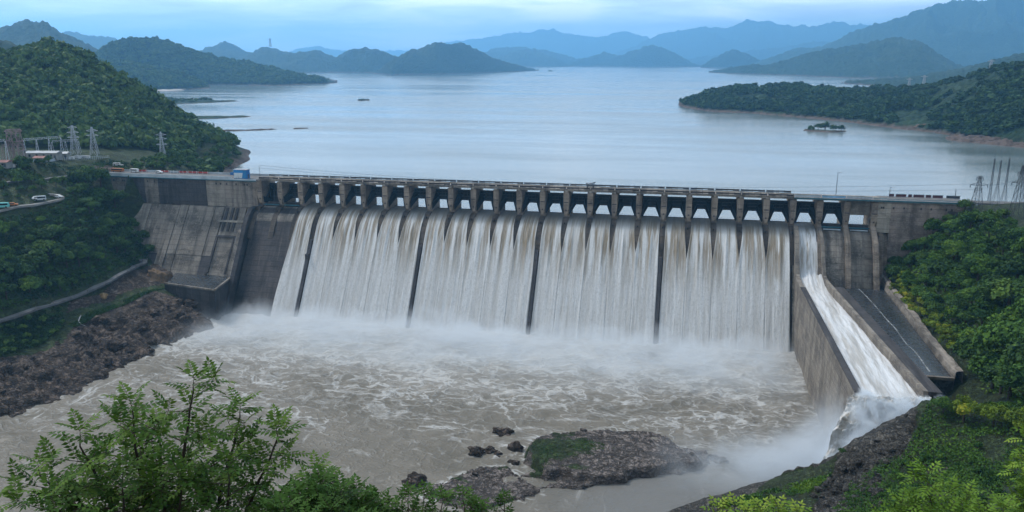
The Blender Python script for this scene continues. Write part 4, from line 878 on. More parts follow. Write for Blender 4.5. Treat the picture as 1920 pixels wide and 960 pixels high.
def trunk_mb(rg, H_, r, nl, R_):
    m = MB(); p = [(0, 0, -1.2), (rg.uniform(-.1, .1), rg.uniform(-.1, .1), H_ * .3), (rg.uniform(-.3, .3), rg.uniform(-.3, .3), H_ * .62), (rg.uniform(-.4, .4), rg.uniform(-.4, .4), H_ * .9)]
    m.tube(p, [r * 1.25, r, r * .7, r * .25], 6)
    for k in range(nl):
        f = rg.uniform(.3, .75); a = rg.uniform(0, 6.28); b = np.array(p[1]) * (1 - (f - .3) / .6) + np.array(p[3]) * ((f - .3) / .6); b[2] = H_ * f
        m.bar(tuple(b), (b[0] + math.cos(a) * R_ * .6, b[1] + math.sin(a) * R_ * .6, b[2] + H_ * .2), r * .45, r * .15, 5)
    return m
def make_tree(seed, R_, H_, per, nclump, size, mat, name='tree', bark='bark', low=.22):
    rg = np.random.default_rng(seed); t = thing(name, 'tree', 'tree')
    trunk_mb(rg, H_ * .8, R_ * .06 + .05, 4, R_).build('trunk', M[bark], t)
    V, Fq, T = crown_np(rg, R_, H_ * (1 - low), H_ * low, nclump, per, size)
    mesh_np('crown', V, Fq, mat, t, False, {'tint': T}); return t
def darts(poly, mind, n, seed, tries=40):
    P = np.array([p[:2] for p in poly]); lo, hi = P.min(0), P.max(0); rg = np.random.default_rng(seed); pts = []; cell = {}
    for _ in range(n * tries):
        q = rg.uniform(lo, hi)
        if not inpoly(q[0:1], q[1:2], P)[0]: continue
        k = (int(q[0] // mind), int(q[1] // mind)); ok = True
        for i in (-1, 0, 1):
            for j in (-1, 0, 1):
                for o in cell.get((k[0] + i, k[1] + j), ()):
                    if (o[0] - q[0]) ** 2 + (o[1] - q[1]) ** 2 < mind * mind: ok = False
        if ok: pts.append(q); cell.setdefault(k, []).append(q)
        if len(pts) >= n: break
    return np.array(pts)
def plant_individuals(protos, pts, fn, label, cat, group, s0, s1, seed, sink=.6, lim=None):
    rg = np.random.default_rng(seed); used = set()
    for i, q in enumerate(pts):
        k = int(rg.integers(len(protos))); p = protos[k]
        o = p if k not in used else copy_tree(p)
        used.add(k); s = rg.uniform(s0, s1) * (lim(q) if lim else 1.0)
        o.location = (q[0], q[1], float(fn(q[0:1], q[1:2])[0]) - sink); o.rotation_euler = (0, 0, rg.uniform(0, 6.28)); o.scale = (s, s, s * rg.uniform(.85, 1.15))
        tag(o, label, cat, group)
    for k, p in enumerate(protos):
        if k not in used:
            for ch in list(p.children): bpy.data.objects.remove(ch)
            bpy.data.objects.remove(p)
def plant_mass(name, P, R0, R1, quads, size, mat, seed, hs=(.8, 1.25)):
    """many crowns in one mesh: a wood that reads as one mass"""
    rg = np.random.default_rng(seed); V = []; Fq = []; T = []; b = 0
    pr = [crown_np(np.random.default_rng(seed + 10 + k), 1, 1.5, .15, max(4, quads // 9), 9, size) for k in range(6)]
    for q in P:
        v, f, t_ = pr[int(rg.integers(6))]; s = rg.uniform(R0, R1); a = rg.uniform(0, 6.28); c, sn = math.cos(a), math.sin(a)
        w_ = v * np.array([s, s, s * rg.uniform(*hs)]); w_ = np.stack([w_[:, 0] * c - w_[:, 1] * sn, w_[:, 0] * sn + w_[:, 1] * c, w_[:, 2]], -1) + np.array([q[0], q[1], q[2] - .25 * s])
        V.append(w_); Fq.append(f + b); b += len(v); T.append(np.clip(t_ * .75 + rg.uniform(-.25, .45) + .3 * float(fbm(q[0:1] / 45, q[1:2] / 45, 2, 3)[0]), 0, 1))
    o = mesh_np(name, np.concatenate(V), np.concatenate(Fq), mat, None, False, {'tint': np.concatenate(T)}); return tag(o, kind='stuff')
hl = lambda *ps: [hit(left_h, *p) for p in ps]
hrp = lambda *ps: [hit(right_h, *p, 100) for p in ps]

# left slope under the substation: individual trees
polyA = hl((-40, 430), (0, 412), (60, 402), (112, 390), (120, 365), (160, 350), (186, 352), (200, 360), (216, 385), (236, 415), (262, 448), (288, 475), (262, 486), (238, 500), (200, 520), (150, 541), (90, 562), (40, 574), (-40, 594))
UPR = [p[:2] for p in hl((-60, 408), (0, 396), (60, 385), (105, 378), (113, 374))]
ptsA = darts(polyA, 5.6, 150, 11)
protA = [make_tree(200 + k, 3.6 + .42 * k, (9.5, 7.5, 10.5, 8.2, 9.0, 11.0)[k], 40 + 5 * k, 18 + 3 * k, .50, M['leaf_right' if k == 3 else 'leaf_forest']) for k in range(6)]
plant_individuals(protA, ptsA, left_h, 'broadleaf tree in the dense wood between the lower road and the dam end', 'tree', 'trees of the wood on the left slope', .55, 1.35, 12, .6, lambda q: float(np.clip((polydist(q[0:1], q[1:2], UPR, False)[0] - 2) / 13, .22, 1)) * float(np.clip(polydist(q[0:1], q[1:2], [p[:2] for p in LROAD], False)[0] / 7, .3, 1)))
polyB = hl((-40, 385), (0, 378), (50, 376), (85, 362), (120, 352), (150, 343), (90, 345), (55, 330), (0, 358), (-40, 365))
ptsB = darts(polyB, 5.0, 24, 13)
polyB2 = hl((-40, 325), (0, 320), (60, 316), (110, 312), (60, 334), (0, 340), (-40, 344))
ptsB2 = darts(polyB2, 5.5, 22, 14)
protB = [make_tree(220 + k, 3.4, 7.0, 30, 20, .6, M['leaf_forest']) for k in range(3)]
plant_individuals(protB, np.concatenate([ptsB, ptsB2]), left_h, 'green tree on the terraced bank between the upper road and the substation', 'tree', 'trees round the upper road', .5, 1.0, 15, .6, lambda q: float(np.clip((polydist(q[0:1], q[1:2], UPR, False)[0] - 1) / 10, .25, 1)))
o = make_tree(231, 4.6, 9, 44, 26, .62, M['leaf_forest']); p = hit(left_h, 42, 318); o.location = (p[0], p[1], p[2] - 1); tag(o, 'large round dark tree in front of the substation shed', 'tree')
polyC = hl((240, 312), (280, 303), (345, 298), (400, 285), (425, 274), (442, 284), (452, 298), (425, 314), (380, 320), (320, 326), (265, 325), (215, 330))
ptsC = darts(polyC, 4.6, 85, 16)
protC = [make_tree(240 + k, 3.6, 6.6, 30, 20, .6, M['leaf_forest']) for k in range(3)]
plant_individuals(protC, ptsC, left_h, 'bushy green tree on the wooded spit beyond the dam end', 'tree', 'trees on the spit beyond the dam', .55, 1.0, 17)
o = make_tree(245, 2.6, 6.5, 30, 16, .5, M['leaf_forest']); p = hit(left_h, 423, 272); o.location = (p[0], p[1], p[2] - .5); tag(o, 'small dark tree alone on the crest of the wooded spit', 'tree')
# the wooded hill behind the substation
gx, gy = np.meshgrid(np.arange(-620, -60, 6.4), np.arange(20, 470, 6.4)); rg = np.random.default_rng(5)
gx = gx + rg.uniform(-2.2, 2.2, gx.shape); gy = gy + rg.uniform(-2.2, 2.2, gy.shape); gz = left_h(gx, gy)
d = np.stack([gx, gy, gz], -1) - CAM; px = 960 + F_PX * (d @ RT) / (d @ FW); py = 480 - F_PX * (d @ UP) / (d @ FW)
SUBP = [p[:2] for p in hl((-120, 330), (0, 318), (110, 306), (205, 303), (300, 302), (330, 290), (200, 280), (0, 282), (-120, 290))]
ok = (gz > RES + 3) & (px > -150) & (px < 440) & ~inpoly(gx, gy, SUBP) & ~inpoly(gx, gy, [p[:2] for p in polyC]) & (gy > 22) & ~((gx > -125) & (gy < 60))
ok &= ~inpoly(gx, gy, [p[:2] for p in hl((345, 297), (400, 270), (420, 270), (400, 290), (360, 300))])
plant_mass('forest', np.stack([gx[ok], gy[ok], gz[ok]], -1), 3.6, 7.0, 130, .27, M['leaf_far'], 31)
# the right-hand hillside: individual trees
polyD = hrp((1700, 478), (1725, 462), (1765, 432), (1785, 405), (1805, 392), (1850, 418), (1925, 446), (1990, 470), (1990, 760), (1925, 775), (1880, 740), (1830, 705), (1790, 640), (1740, 590), (1700, 545), (1665, 515))
ptsD = darts(polyD, 5.2, 150, 21)
protD = [make_tree(260 + k, 3.4 + .46 * k, (9.6, 7.2, 8.6, 10.4, 8.6, 10.2)[k], 60 + 8 * k, 18 + 3 * k, .42, M['leaf_forest' if k in (1, 4) else 'leaf_right']) for k in range(6)]
plant_individuals(protD, ptsD, right_h, 'broadleaf tree on the wooded hillside above the dark apron', 'tree', 'trees of the right hillside', .45, 1.25, 22, .6, lambda q: 1 + .55 * float(np.clip((-q[1] - 60) / 80, 0, 1)))
polyE = hrp((1662, 508), (1690, 520), (1740, 580), (1800, 650), (1790, 668), (1760, 640), (1720, 600), (1680, 555), (1655, 525))
ptsE = darts(polyE, 3.3, 34, 23)
protE = [make_tree(280 + k, 2.6, 5.2, 60, 18, .30, M['leaf_yellow']) for k in range(3)]
plant_individuals(protE, ptsE, right_h, 'light yellow-green bush in the row along the apron wall', 'bush', 'bushes along the apron wall', .7, 1.15, 24)
for (x, y, s, lab) in ((1768, 768, 3.0, 'low green bush nearest the chute end'), (1806, 782, 4.0, 'rounded yellow-green bush with orange tips, the largest in its row'), (1862, 790, 3.6, 'yellowish bush between the large rounded one and the wood'), (1910, 800, 3.6, 'bright green bush at the edge of the wood above the grassy slope')):
    o = make_tree(int(x), s, s * 2.0, 120, 22, .26, M['leaf_yellow'] if x > 1770 else M['leaf_right'], 'bush'); p = hit(right_h, x, y + 12, 100); o.location = (p[0], p[1], p[2] - .3); tag(o, lab, 'bush')
o = make_tree(77, 1.3, 2.3, 40, 12, .2, M['leaf_forest'], 'shrub'); p = hit(right_h, 1580, 853, 100); o.location = (p[0], p[1], p[2] - .2); tag(o, 'lone dark shrub on the edge of the rock ridge', 'shrub')
o = make_tree(78, 3.0, 6.5, 60, 22, .4, M['leaf_forest']); p = hit(right_h, 1874, 418, 100); o.location = (p[0] + 2, p[1] + 4, p[2] - .5); tag(o, 'dark round tree between the lattice masts at the road', 'tree')
o = make_tree(79, 3.2, 7.5, 60, 22, .4, M['leaf_right']); o.location = (378, -8, -3.5); tag(o, 'dark tree beside the crossarm pylon at the road', 'tree')
# undergrowth on the right foreground slope and on the banks
def ground_cover(name, poly, n, fn, size, mat, seed, lift=.25, minveg=None):
    P = np.array([p[:2] for p in poly]); rg = np.random.default_rng(seed); lo, hi = P.min(0), P.max(0); q = rg.uniform(lo, hi, (n * 3, 2)); q = q[inpoly(q[:, 0], q[:, 1], P)]
    den = fbm(q[:, 0] / 6, q[:, 1] / 6, 3, seed) + rg.uniform(-.25, .25, len(q)); q = q[den > (-.05 if minveg is None else minveg)][:n]
    z = fn(q[:, 0], q[:, 1]); m_ = len(q); s = size * rg.uniform(.5, 1.4, (m_, 1)); C = np.stack([q[:, 0], q[:, 1], z + lift * rg.uniform(0, 2.2, m_)], -1)
    nr = rg.normal(0, .7, (m_, 3)); nr[:, 2] += .7; nr /= np.linalg.norm(nr, axis=1)[:, None]; a = np.cross(nr, rg.normal(size=(m_, 3))); a /= np.linalg.norm(a, axis=1)[:, None]; b = np.cross(nr, a)
    V = np.stack([C - a * s, C + b * s * .5, C + a * s, C - b * s * .5], 1).reshape(-1, 3); T = np.clip(.35 + .8 * fbm(q[:, 0] / 9, q[:, 1] / 9, 3, seed + 4) + rg.normal(0, .12, m_), 0, 1)
    o = mesh_np(name, V, np.arange(m_ * 4).reshape(-1, 4), mat, None, False, {'tint': np.repeat(T, 4)}); return tag(o, kind='stuff')
polyF = hrp((1560, 958), (1600, 900), (1690, 860), (1720, 805), (1735, 768), (1790, 745), (1930, 770), (2010, 820), (2010, 960), (1900, 1010), (1600, 1010))
ground_cover('undergrowth', polyF, 26000, right_h, .34, M['leaf_right'], 41, .3)
ground_cover('undergrowth', GRASS_R, 6000, right_h, .42, M['leaf_right'], 42, .22, -.02)
ground_cover('undergrowth', [(q[0], q[1]) for q in mossP], 2200, isl_h, .2, M['leaf_forest'], 48, .25, .02)
ground_cover('undergrowth', polyD, 9000, right_h, .7, M['leaf_right'], 43, .5, -.5)
ground_cover('undergrowth', hl((-60, 590), (0, 612), (60, 598), (118, 588), (122, 612), (90, 640), (40, 660), (-60, 690)), 7000, left_h, .55, M['leaf_forest'], 44, .4, -.1)
ground_cover('undergrowth', hl((120, 612), (160, 592), (230, 566), (300, 542), (318, 540), (250, 566), (190, 590), (140, 615)), 4500, left_h, .4, M['leaf_forest'], 45, .25, -.2)
ground_cover('undergrowth', hl((-60, 395), (0, 350), (180, 336), (240, 326), (300, 305), (200, 300), (100, 307), (0, 316), (-60, 330)), 7000, left_h, .6, M['leaf_forest'], 46, .3, .0)
ground_cover('undergrowth', polyA, 9000, left_h, .9, M['leaf_forest'], 47, .5, -.5)
# shrubs on the grassy right slope
polyG = hrp((1640, 955), (1660, 890), (1720, 850), (1800, 830), (1930, 850), (1990, 900), (1930, 960))
ptsG = darts(polyG, 2.6, 40, 25)
protG = [make_tree(300 + k, 1.1, 1.7, 40, 12, .2, M['leaf_right'], 'shrub') for k in range(4)]
plant_individuals(protG, ptsG, right_h, 'low green shrub on the grassy slope below the wooded hillside', 'shrub', 'shrubs on the grassy slope', .5, 1.3, 26, .2)
polyH = hl((-40, 612), (0, 618), (60, 600), (118, 592), (120, 615), (80, 645), (20, 668), (-40, 680))
ptsH = darts(polyH, 3.2, 34, 27)
protH = [make_tree(310 + k, 1.8, 2.6, 40, 14, .36, M['leaf_forest'], 'shrub') for k in range(3)]
plant_individuals(protH, ptsH, left_h, 'dark shrub on the green bank between the lower road and the river rocks', 'shrub', 'shrubs below the lower road', .6, 1.2, 28, .3)
# far woods: peninsula, long range, flats, islet
def grid_pts(key, n, seed, zmin, srange=(0, 1.15), maxz=1e9):
    Xw, Yw, Z, S = HILLFN[key]; rg = np.random.default_rng(seed); h_, w_ = Xw.shape; ii = rg.uniform(0, h_ - 1.001, n); jj = rg.uniform(0, w_ - 1.001, n)
    i0, j0 = ii.astype(int), jj.astype(int); fi, fj = ii - i0, jj - j0
    def bl(A): return A[i0, j0] * (1 - fi) * (1 - fj) + A[i0 + 1, j0] * fi * (1 - fj) + A[i0, j0 + 1] * (1 - fi) * fj + A[i0 + 1, j0 + 1] * fi * fj
    P = np.stack([bl(Xw), bl(Yw), bl(Z)], -1); s = np.interp(ii, np.arange(len(S)), S)
    return P[(P[:, 2] > RES + zmin) & (s < srange[1]) & (P[:, 2] < RES + maxz)]
P = grid_pts('peninsula', 7500, 51, 3.0)
P = P[fbm(P[:, 0] / 40, P[:, 1] / 40, 3, 8) > -.22]
plant_mass('forest', P, 3.6, 7.2, 60, .34, M['leaf_far'], 52, (.6, 1.1))
P = grid_pts('leftrange', 5200, 53, 6); plant_mass('forest', P, 6, 11, 34, .42, M['leaf_far'], 54, (.6, 1.0))
P = grid_pts('leftspur', 2200, 55, 5); plant_mass('forest', P, 6, 10, 34, .42, M['leaf_far'], 56, (.6, 1.0))
P = grid_pts('flat', 260, 57, 1.6); P = P[P[:, 0] < -650]; plant_mass('forest', P, 3, 5.5, 40, .4, M['leaf_far'], 58, (.5, .8))
isl_lab = ['tallest tree in the middle of the small wooded islet', 'low bushy tree at the near-dam end of the small islet', 'wide dark tree left of the tallest on the small islet', 'separate dark tree at the right end of the small islet', 'small tree right of the tallest on the small islet']
for k, (x, y, s) in enumerate(((1547, 243, 4.6), (1520, 244, 2.6), (1534, 243, 3.6), (1577, 245, 3.2), (1562, 244, 3.2))):
    o = make_tree(330 + k, s * 1.45, s * 2.0, 34, 18, .8, M['leaf_far'], 'tree', 'bark', .0); p = onz(x, y, RES + .6); o.location = tuple(p); tag(o, isl_lab[k], 'tree', 'trees on the small islet')

# loose rocks on the river banks
def loose_rocks(poly, n, mind, fn, r0, r1, mat, label, group, seed):
    pts = darts(poly, mind, n, seed); rg = np.random.default_rng(seed); pr = [rock_mesh('boulder', (0, 0, 0), 1.0, (1.25, .95, .7), seed + 3 * k, mat) for k in range(4)]; used = set()
    for q in pts:
        k = int(rg.integers(4)); o = pr[k]
        if k in used: o = o.copy(); COL.objects.link(o)
        used.add(k); s = r0 + (r1 - r0) * rg.uniform(0, 1) ** 2.2; o.scale = (s, s, s); o.rotation_euler = (rg.uniform(-.4, .4), rg.uniform(-.4, .4), rg.uniform(0, 6.28))
        o.location = (q[0], q[1], float(fn(q[0:1], q[1:2])[0]) + .25 * s); tag(o, label, 'rock', group)
loose_rocks([(p[0], p[1]) for p in hl((400, 585), (340, 560), (250, 580), (160, 612), (60, 670), (-20, 705), (-20, 780), (70, 755), (190, 705), (260, 668), (330, 640))], 45, 4.0, left_h, .8, 3.2, M['bank'], 'brown boulder on the bare rock bank left of the river', 'boulders on the left rock bank', 401)
loose_rocks([(p[0], p[1]) for p in hrp((1500, 945), (1560, 885), (1610, 850), (1660, 822), (1700, 815), (1690, 850), (1650, 880), (1655, 955))], 70, 1.1, right_h, .25, 1.3, M['bank_right'], 'grey rock in the rubble below the right rock ridge', 'rubble on the right slope', 421)
loose_rocks([(q[0], q[1]) for q in ISL], 9, 3.5, isl_h, .3, 1.1, M['island'], 'block of broken rock lying on the rock island', 'loose blocks on the island', 441)

# ------------------------------------------------------------------ lower and upper roads
def road(name, pts, wdt, mat, fn, lift=.35, kerb=None):
    P = [np.array(p, float) for p in pts]; t = np.linspace(0, len(P) - 1, 70); Q = np.stack([np.interp(t, range(len(P)), [p[k] for p in P]) for k in range(3)], -1)
    for _ in range(6): Q[1:-1] = (Q[:-2] + 2 * Q[1:-1] + Q[2:]) / 4
    dd = np.gradient(Q, axis=0); nn = np.stack([-dd[:, 1], dd[:, 0]], -1); nn /= np.linalg.norm(nn, axis=1)[:, None]
    z = fn(Q[:, 0], Q[:, 1]); z = np.convolve(np.pad(z, 4, 'edge'), np.ones(9) / 9, 'valid') + lift
    m = MB(); V = []
    for i in range(len(Q)): V += [(Q[i, 0] + nn[i, 0] * s, Q[i, 1] + nn[i, 1] * s, z[i] + dz) for s, dz in ((-wdt / 2, -.9), (-wdt / 2, 0), (wdt / 2, 0), (wdt / 2, -.9))]
    m.add(V, [(4 * i + k, 4 * i + k + 1, 4 * i + k + 5, 4 * i + k + 4) for i in range(len(Q) - 1) for k in range(3)])
    tag(m.build(name, mat), kind='structure'); return Q, nn, z
RQ, RN, RZ = road('road', LROAD, 5.0, M['asphalt'], left_h, .35)
UP_PX = [(-60, 408), (0, 396), (30, 389), (60, 385), (85, 381), (105, 378), (113, 374), (104, 367), (90, 365)]
UQ, UN, UZ = road('road', hl(*UP_PX), 4.6, M['kerb'], left_h, .4)
UH = road('road', hl((-60, 352), (0, 346), (60, 339), (110, 335.5), (150, 333), (183, 331)), 5, M['asphalt'], left_h, .3)
# kerb walls and guard posts of the lower road
m = MB()
for i in range(3, 60): m.bar((RQ[i, 0] + RN[i, 0] * 2.4, RQ[i, 1] + RN[i, 1] * 2.4, RZ[i] + .25), (RQ[i + 1, 0] + RN[i + 1, 0] * 2.4, RQ[i + 1, 1] + RN[i + 1, 1] * 2.4, RZ[i + 1] + .25), .14)
w_ = m.build('kerb_wall', M['kerb']); tag(w_, 'pale low kerb wall along the river side of the lower road', 'wall')
for i in range(4, 62, 4):
    sd_ = -1 if (RQ[i, 0] + RN[i, 0] * 2.4) > (RQ[i, 0] - RN[i, 0] * 2.4) else 1
    m = MB(); x, y = RQ[i, 0] - RN[i, 0] * 2.6, RQ[i, 1] - RN[i, 1] * 2.6; m.box(x - .14, x + .14, y - .14, y + .14, RZ[i] - .3, RZ[i] + .9); m.box(x - .17, x + .17, y - .17, y + .17, RZ[i] + .902, RZ[i] + 1.0)
    tag(m.build('road_post', M['kerb']), 'short pale guard post along the edge of the lower road', 'post', 'guard posts of the lower road')
# masonry under the lower road
# ------------------------------------------------------------------ pylons, masts, poles and wires
def lattice(name, label, base, top, w0, w1, arms, mat, group=None, rz=0, bar=.13, waist=None, cat='pylon', pitch=1.6):
    base = np.array(base, float); Hh = top - base[2]; t = thing(name, label, cat, tuple(base), rz, group)
    def hw(z):
        f = z / Hh
        if waist: return (w0 + (waist[1] - w0) * f / waist[0]) / 2 if f < waist[0] else (waist[1] + (w1 - waist[1]) * (f - waist[0]) / (1 - waist[0])) / 2
        return (w0 + (w1 - w0) * f) / 2
    m = MB(); zs = [0]; 
    while zs[-1] < Hh - .6: zs.append(min(Hh, zs[-1] + max(pitch, hw(zs[-1]) * 2.6)))
    cs = ((-1, -1), (1, -1), (1, 1), (-1, 1))
    for a, b in zip(zs[:-1], zs[1:]):
        ha, hb = hw(a), hw(b)
        for k in range(4):
            c, d_ = cs[k], cs[(k + 1) % 4]
            m.bar((c[0] * ha, c[1] * ha, a), (c[0] * hb, c[1] * hb, b), bar)
            m.bar((c[0] * ha, c[1] * ha, a), (d_[0] * hb, d_[1] * hb, b), bar * .55); m.bar((d_[0] * ha, d_[1] * ha, a), (c[0] * hb, c[1] * hb, b), bar * .55)
            m.bar((c[0] * hb, c[1] * hb, b), (d_[0] * hb, d_[1] * hb, b), bar * .5)
    m.build('tower_body', mat, t)
    for (z, L_) in arms:
        a = MB(); h_ = hw(z)
        for s in (-1, 1):
            for yy in (-h_, h_): a.bar((s * h_, yy, z), (s * L_, 0, z + .25), bar * 1.1); a.bar((s * h_, yy, z + 1.1), (s * L_, 0, z + .25), bar * .8)
        a.bar((-h_, 0, z), (h_, 0, z), bar * .6); ar_ = a.build('crossarm', mat, t)
        for s in (-1, 1):
            i_ = MB(); i_.bar((s * (L_ - .15), 0, z + .2), (s * (L_ - .15), 0, z - 1.1), .13, .13, 6)
            for q_ in range(3): i_.bar((s * (L_ - .15), 0, z - .2 - .3 * q_), (s * (L_ - .15), 0, z - .3 - .3 * q_), .26, .2, 8)
            i_.build('insulator', M['glass'], ar_)
    return t
def topz(base, px, py): d = math.hypot(*(np.array(base[:2]) - CAM[:2])); return float(onr(px, py, d)[2])
PYL = {}
for key, (bx, by, tx, ty, w0, w1, arms, lab) in {
        'a': (142, 292, 140, 235, 4.2, .7, (.62, .78, .94), 'tall grey lattice pylon right of the substation shed'),
        'b': (178, 292, 175, 238, 4.2, .6, (.72, .88), 'slim grey lattice pylon just right of the tall one'),
        'c': (306, 298, 304, 247, 3.4, .5, (.55, .75, .9), 'small grey lattice pylon standing alone before the wooded hill')}.items():
    b = hit(left_h, bx, by); tz = topz(b, tx, ty); Hh = tz - b[2]
    PYL[key] = (b, tz); lattice('pylon', lab, (b[0], b[1], b[2] - .4), tz, w0, w1, [(Hh * f, 2.6 if f > .9 else 3.3) for f in arms], M['steel'], 'pylons by the substation', R(20))
b = hit(left_h, 33, 305); tz = topz(b, 30, 242)
lattice('pylon', 'broad rust-pink lattice tower with several platforms at the substation', (b[0], b[1], b[2] - .4), tz, 6.4, 4.4, [((tz - b[2]) * f, 4.4) for f in (.38, .66, .95)], M['pink_steel'], None, R(15), .22)
b = hit(right_h, 1829, 396, 200); tz = topz(b, 1833, 328); PYL['r1'] = (b, tz); Hh = tz - b[2]
lattice('pylon', 'grey pylon with long crossarms where the dam meets the right hill', (b[0], b[1], b[2] - .3), tz, 4.4, .5, [(Hh * .60, 1.6), (Hh * .74, 3.8), (Hh * .93, 1.5)], M['steel_dark'], None, R(8), .10)
b = hit(right_h, 1903, 414, 200); tz = topz(b, 1915, 310); Hh = tz - b[2]; PYL['r2'] = (b, tz)
lattice('pylon', 'large dark pylon with crossarms nearest the yellowish ridge', (b[0], b[1], b[2] - .3), tz, 4.6, .5, [(Hh * .7, 3.6), (Hh * .87, 1.7)], M['steel_dark'], None, R(8), .11)
for (bx, by, tx, ty, Y_, w0, w1, lab) in ((1853, 386, 1859, 297, 16, 1.3, .35, 'thin tapering lattice mast, the first behind the road end'), (1863, 402, 1870, 300, -2, 3.2, .3, 'splay-legged lattice mast between two thinner ones'), (1880, 388, 1885, 296, 14, 2.6, .4, 'tall lattice mast beside the dark round tree')):
    b = ony(bx, by, Y_); zb = float(right_h(b[0:1], b[1:2])[0]); tz = topz(b, tx, ty)
    lattice('mast', lab, (b[0], b[1], zb - .3), tz, w0, w1, [], M['steel_dark'], 'lattice masts by the right road', 0, .055, (.45, max(w1 * 1.5, .7)), 'mast', 2.4)
for (x, yb, yt, dist, w0, lab) in ((1703, 171, 146, 1440, 4.2, 'pale far pylon on the wooded peninsula, left of a pair'), (1731, 166, 141, 1430, 4.6, 'pale far pylon on the wooded peninsula, right of a pair'), (1856, 136, 112, 1330, 4.4, 'faint far pylon high on the peninsula near the photo edge'), (507, 88, 72, 5900, 14, 'faint mast on top of a misty far hill')):
    b = onr(x, yb, dist); tz = float(onr(x, yt, dist)[2]); lattice('pylon', lab, tuple(b), tz, w0, w0 * .35, [((tz - b[2]) * .88, w0 * 1.1)], M['steel'], 'far pylons', 0, .32 if dist < 2000 else 1.1)
def pole(name, label, x, yb, yt, Y_, r, lamp=True, cat='lamp post', grp=None):
    b = ony(x, yb, Y_); tz = float(ony(x, yt, Y_)[2]); t = thing(name, label, cat, (b[0], b[1], 1.45), 0, grp); Hh = tz - 1.45
    m = MB(); m.bar((0, 0, 0), (0, 0, Hh), r, r * .6, 6); m.build('pole', M['steel_dark'], t)
    if lamp:
        m = MB(); m.bar((0, 0, Hh * .97), (1.1, 0, Hh), r * .5); m.build('arm', M['steel_dark'], t); m = MB(); m.box(.9, 1.7, -.18, .18, Hh - .12, Hh + .08); m.build('lamp_head', M['steel'], t)
        m = MB(); m.bar((-.6, 0, Hh * .62), (.7, 0, Hh * .62), r * .45); m.build('bracket', M['steel_dark'], t)
    return (b[0], b[1], tz)
pole('lamp_post', 'tall thin lamp post on the deck over the chute', 1567, 368, 323, 10.5, .16)
pole('lamp_post', 'lamp post at the end of the dark red banners', 1667, 372, 351, 10.5, .13, grp=None)
pole('post', 'bare dark post near the right road end', 1790, 376, 354, 10.5, .2, False, 'post')
w0p = pole('wire_pole', 'thin pole carrying wires by the blue hut', 488, 336, 310, 11.5, .13, False, 'pole')
def wire(label, a, b, sag, r=.06, n=26):
    m = MB(); pts = [(a[0] + (b[0] - a[0]) * f, a[1] + (b[1] - a[1]) * f, a[2] + (b[2] - a[2]) * f - 4 * sag * f * (1 - f)) for f in np.linspace(0, 1, n)]
    m.tube(pts, r, 4); tag(m.build('power_line', M['steel_dark']), label, 'wire', 'power lines')
b, tz = PYL['r1']; Hh = tz - b[2]
wire('upper wire sagging the length of the dam to the right pylon', w0p, (b[0] - 3.7, b[1], b[2] + Hh * .75), 5.6)
wire('lower wire sagging the length of the dam to the right pylon', (w0p[0], w0p[1], w0p[2] - 1.5), (b[0] - 1.5, b[1], b[2] + Hh * .6), 5.0)
b2, tz2 = PYL['r2']
wire('short wire from the dam-end pylon to the large dark pylon', (b[0] + 3.7, b[1], b[2] + Hh * .74), (b2[0] - 3.4, b2[1], b2[2] + (tz2 - b2[2]) * .71), .5)
pa_, pb_, pc_ = PYL['a'], PYL['b'], PYL['c']
wire('wire from the slim substation pylon to the small lone pylon', (pb_[0][0], pb_[0][1], pb_[1] - 6), (pc_[0][0], pc_[0][1], pc_[1] - 5.4), 1.2, .07)
s0 = onr(50, 265, math.hypot(*(pa_[0][:2] - CAM[:2])))
wire('wire from the substation gantry up to the tall pylon', tuple(s0), (pa_[0][0], pa_[0][1], pa_[1] - 8.5), .8, .08)

# ------------------------------------------------------------------ substation
def gd(x, y): p = hit(left_h, x, y); return p
def gantry(label, x0, x1, y, ht, mat, seg=2):
    a, b = gd(x0, y), gd(x1, y - 1); t = thing('gantry', label, 'gantry', tuple(a), math.atan2(b[1] - a[1], b[0] - a[0]), 'gantries of the substation'); L_ = math.hypot(b[0] - a[0], b[1] - a[1])
    for k in range(seg + 1):
        m = MB(); x = L_ * k / seg
        for s in (-1, 1): m.bar((x + s * .9, 0, -.5), (x + s * .15, 0, ht), .16); 
        for q_ in range(5): z = ht * q_ / 5; m.bar((x - .9 + .75 * q_ / 5, 0, z), (x + .9 - .75 * (q_ + 1) / 5, 0, z + ht / 5), .08)
        m.build('leg', mat, t)
    m = MB()
    for dz in (0, .9): m.bar((0, 0, ht + dz), (L_, 0, ht + dz), .14)
    n_ = int(L_ / 1.2)
    for k in range(n_): m.bar((L_ * k / n_, 0, ht + (.9 if k % 2 else 0)), (L_ * (k + 1) / n_, 0, ht + (0 if k % 2 else .9)), .08)
    m.build('truss', mat, t)
    for k in range(seg * 2):
        m = MB(); x = L_ * (k + .5) / (seg * 2); m.bar((x, 0, ht), (x, 0, ht - 1.6), .16, .16, 6); m.build('insulator', M['glass'], t)
gantry('long grey gantry of the substation between the pink tower and the shed', 48, 118, 292, 8.5, M['steel'], 3)
gantry('grey gantry just behind the tall pylon', 100, 150, 289, 7.0, M['steel'], 2)
gantry('grey gantry at the photo edge before the pink tower', -20, 16, 308, 11, M['steel'], 2)
gantry('pinkish gantry under the pink tower', 8, 48, 304, 8, M['pink_steel'], 2)
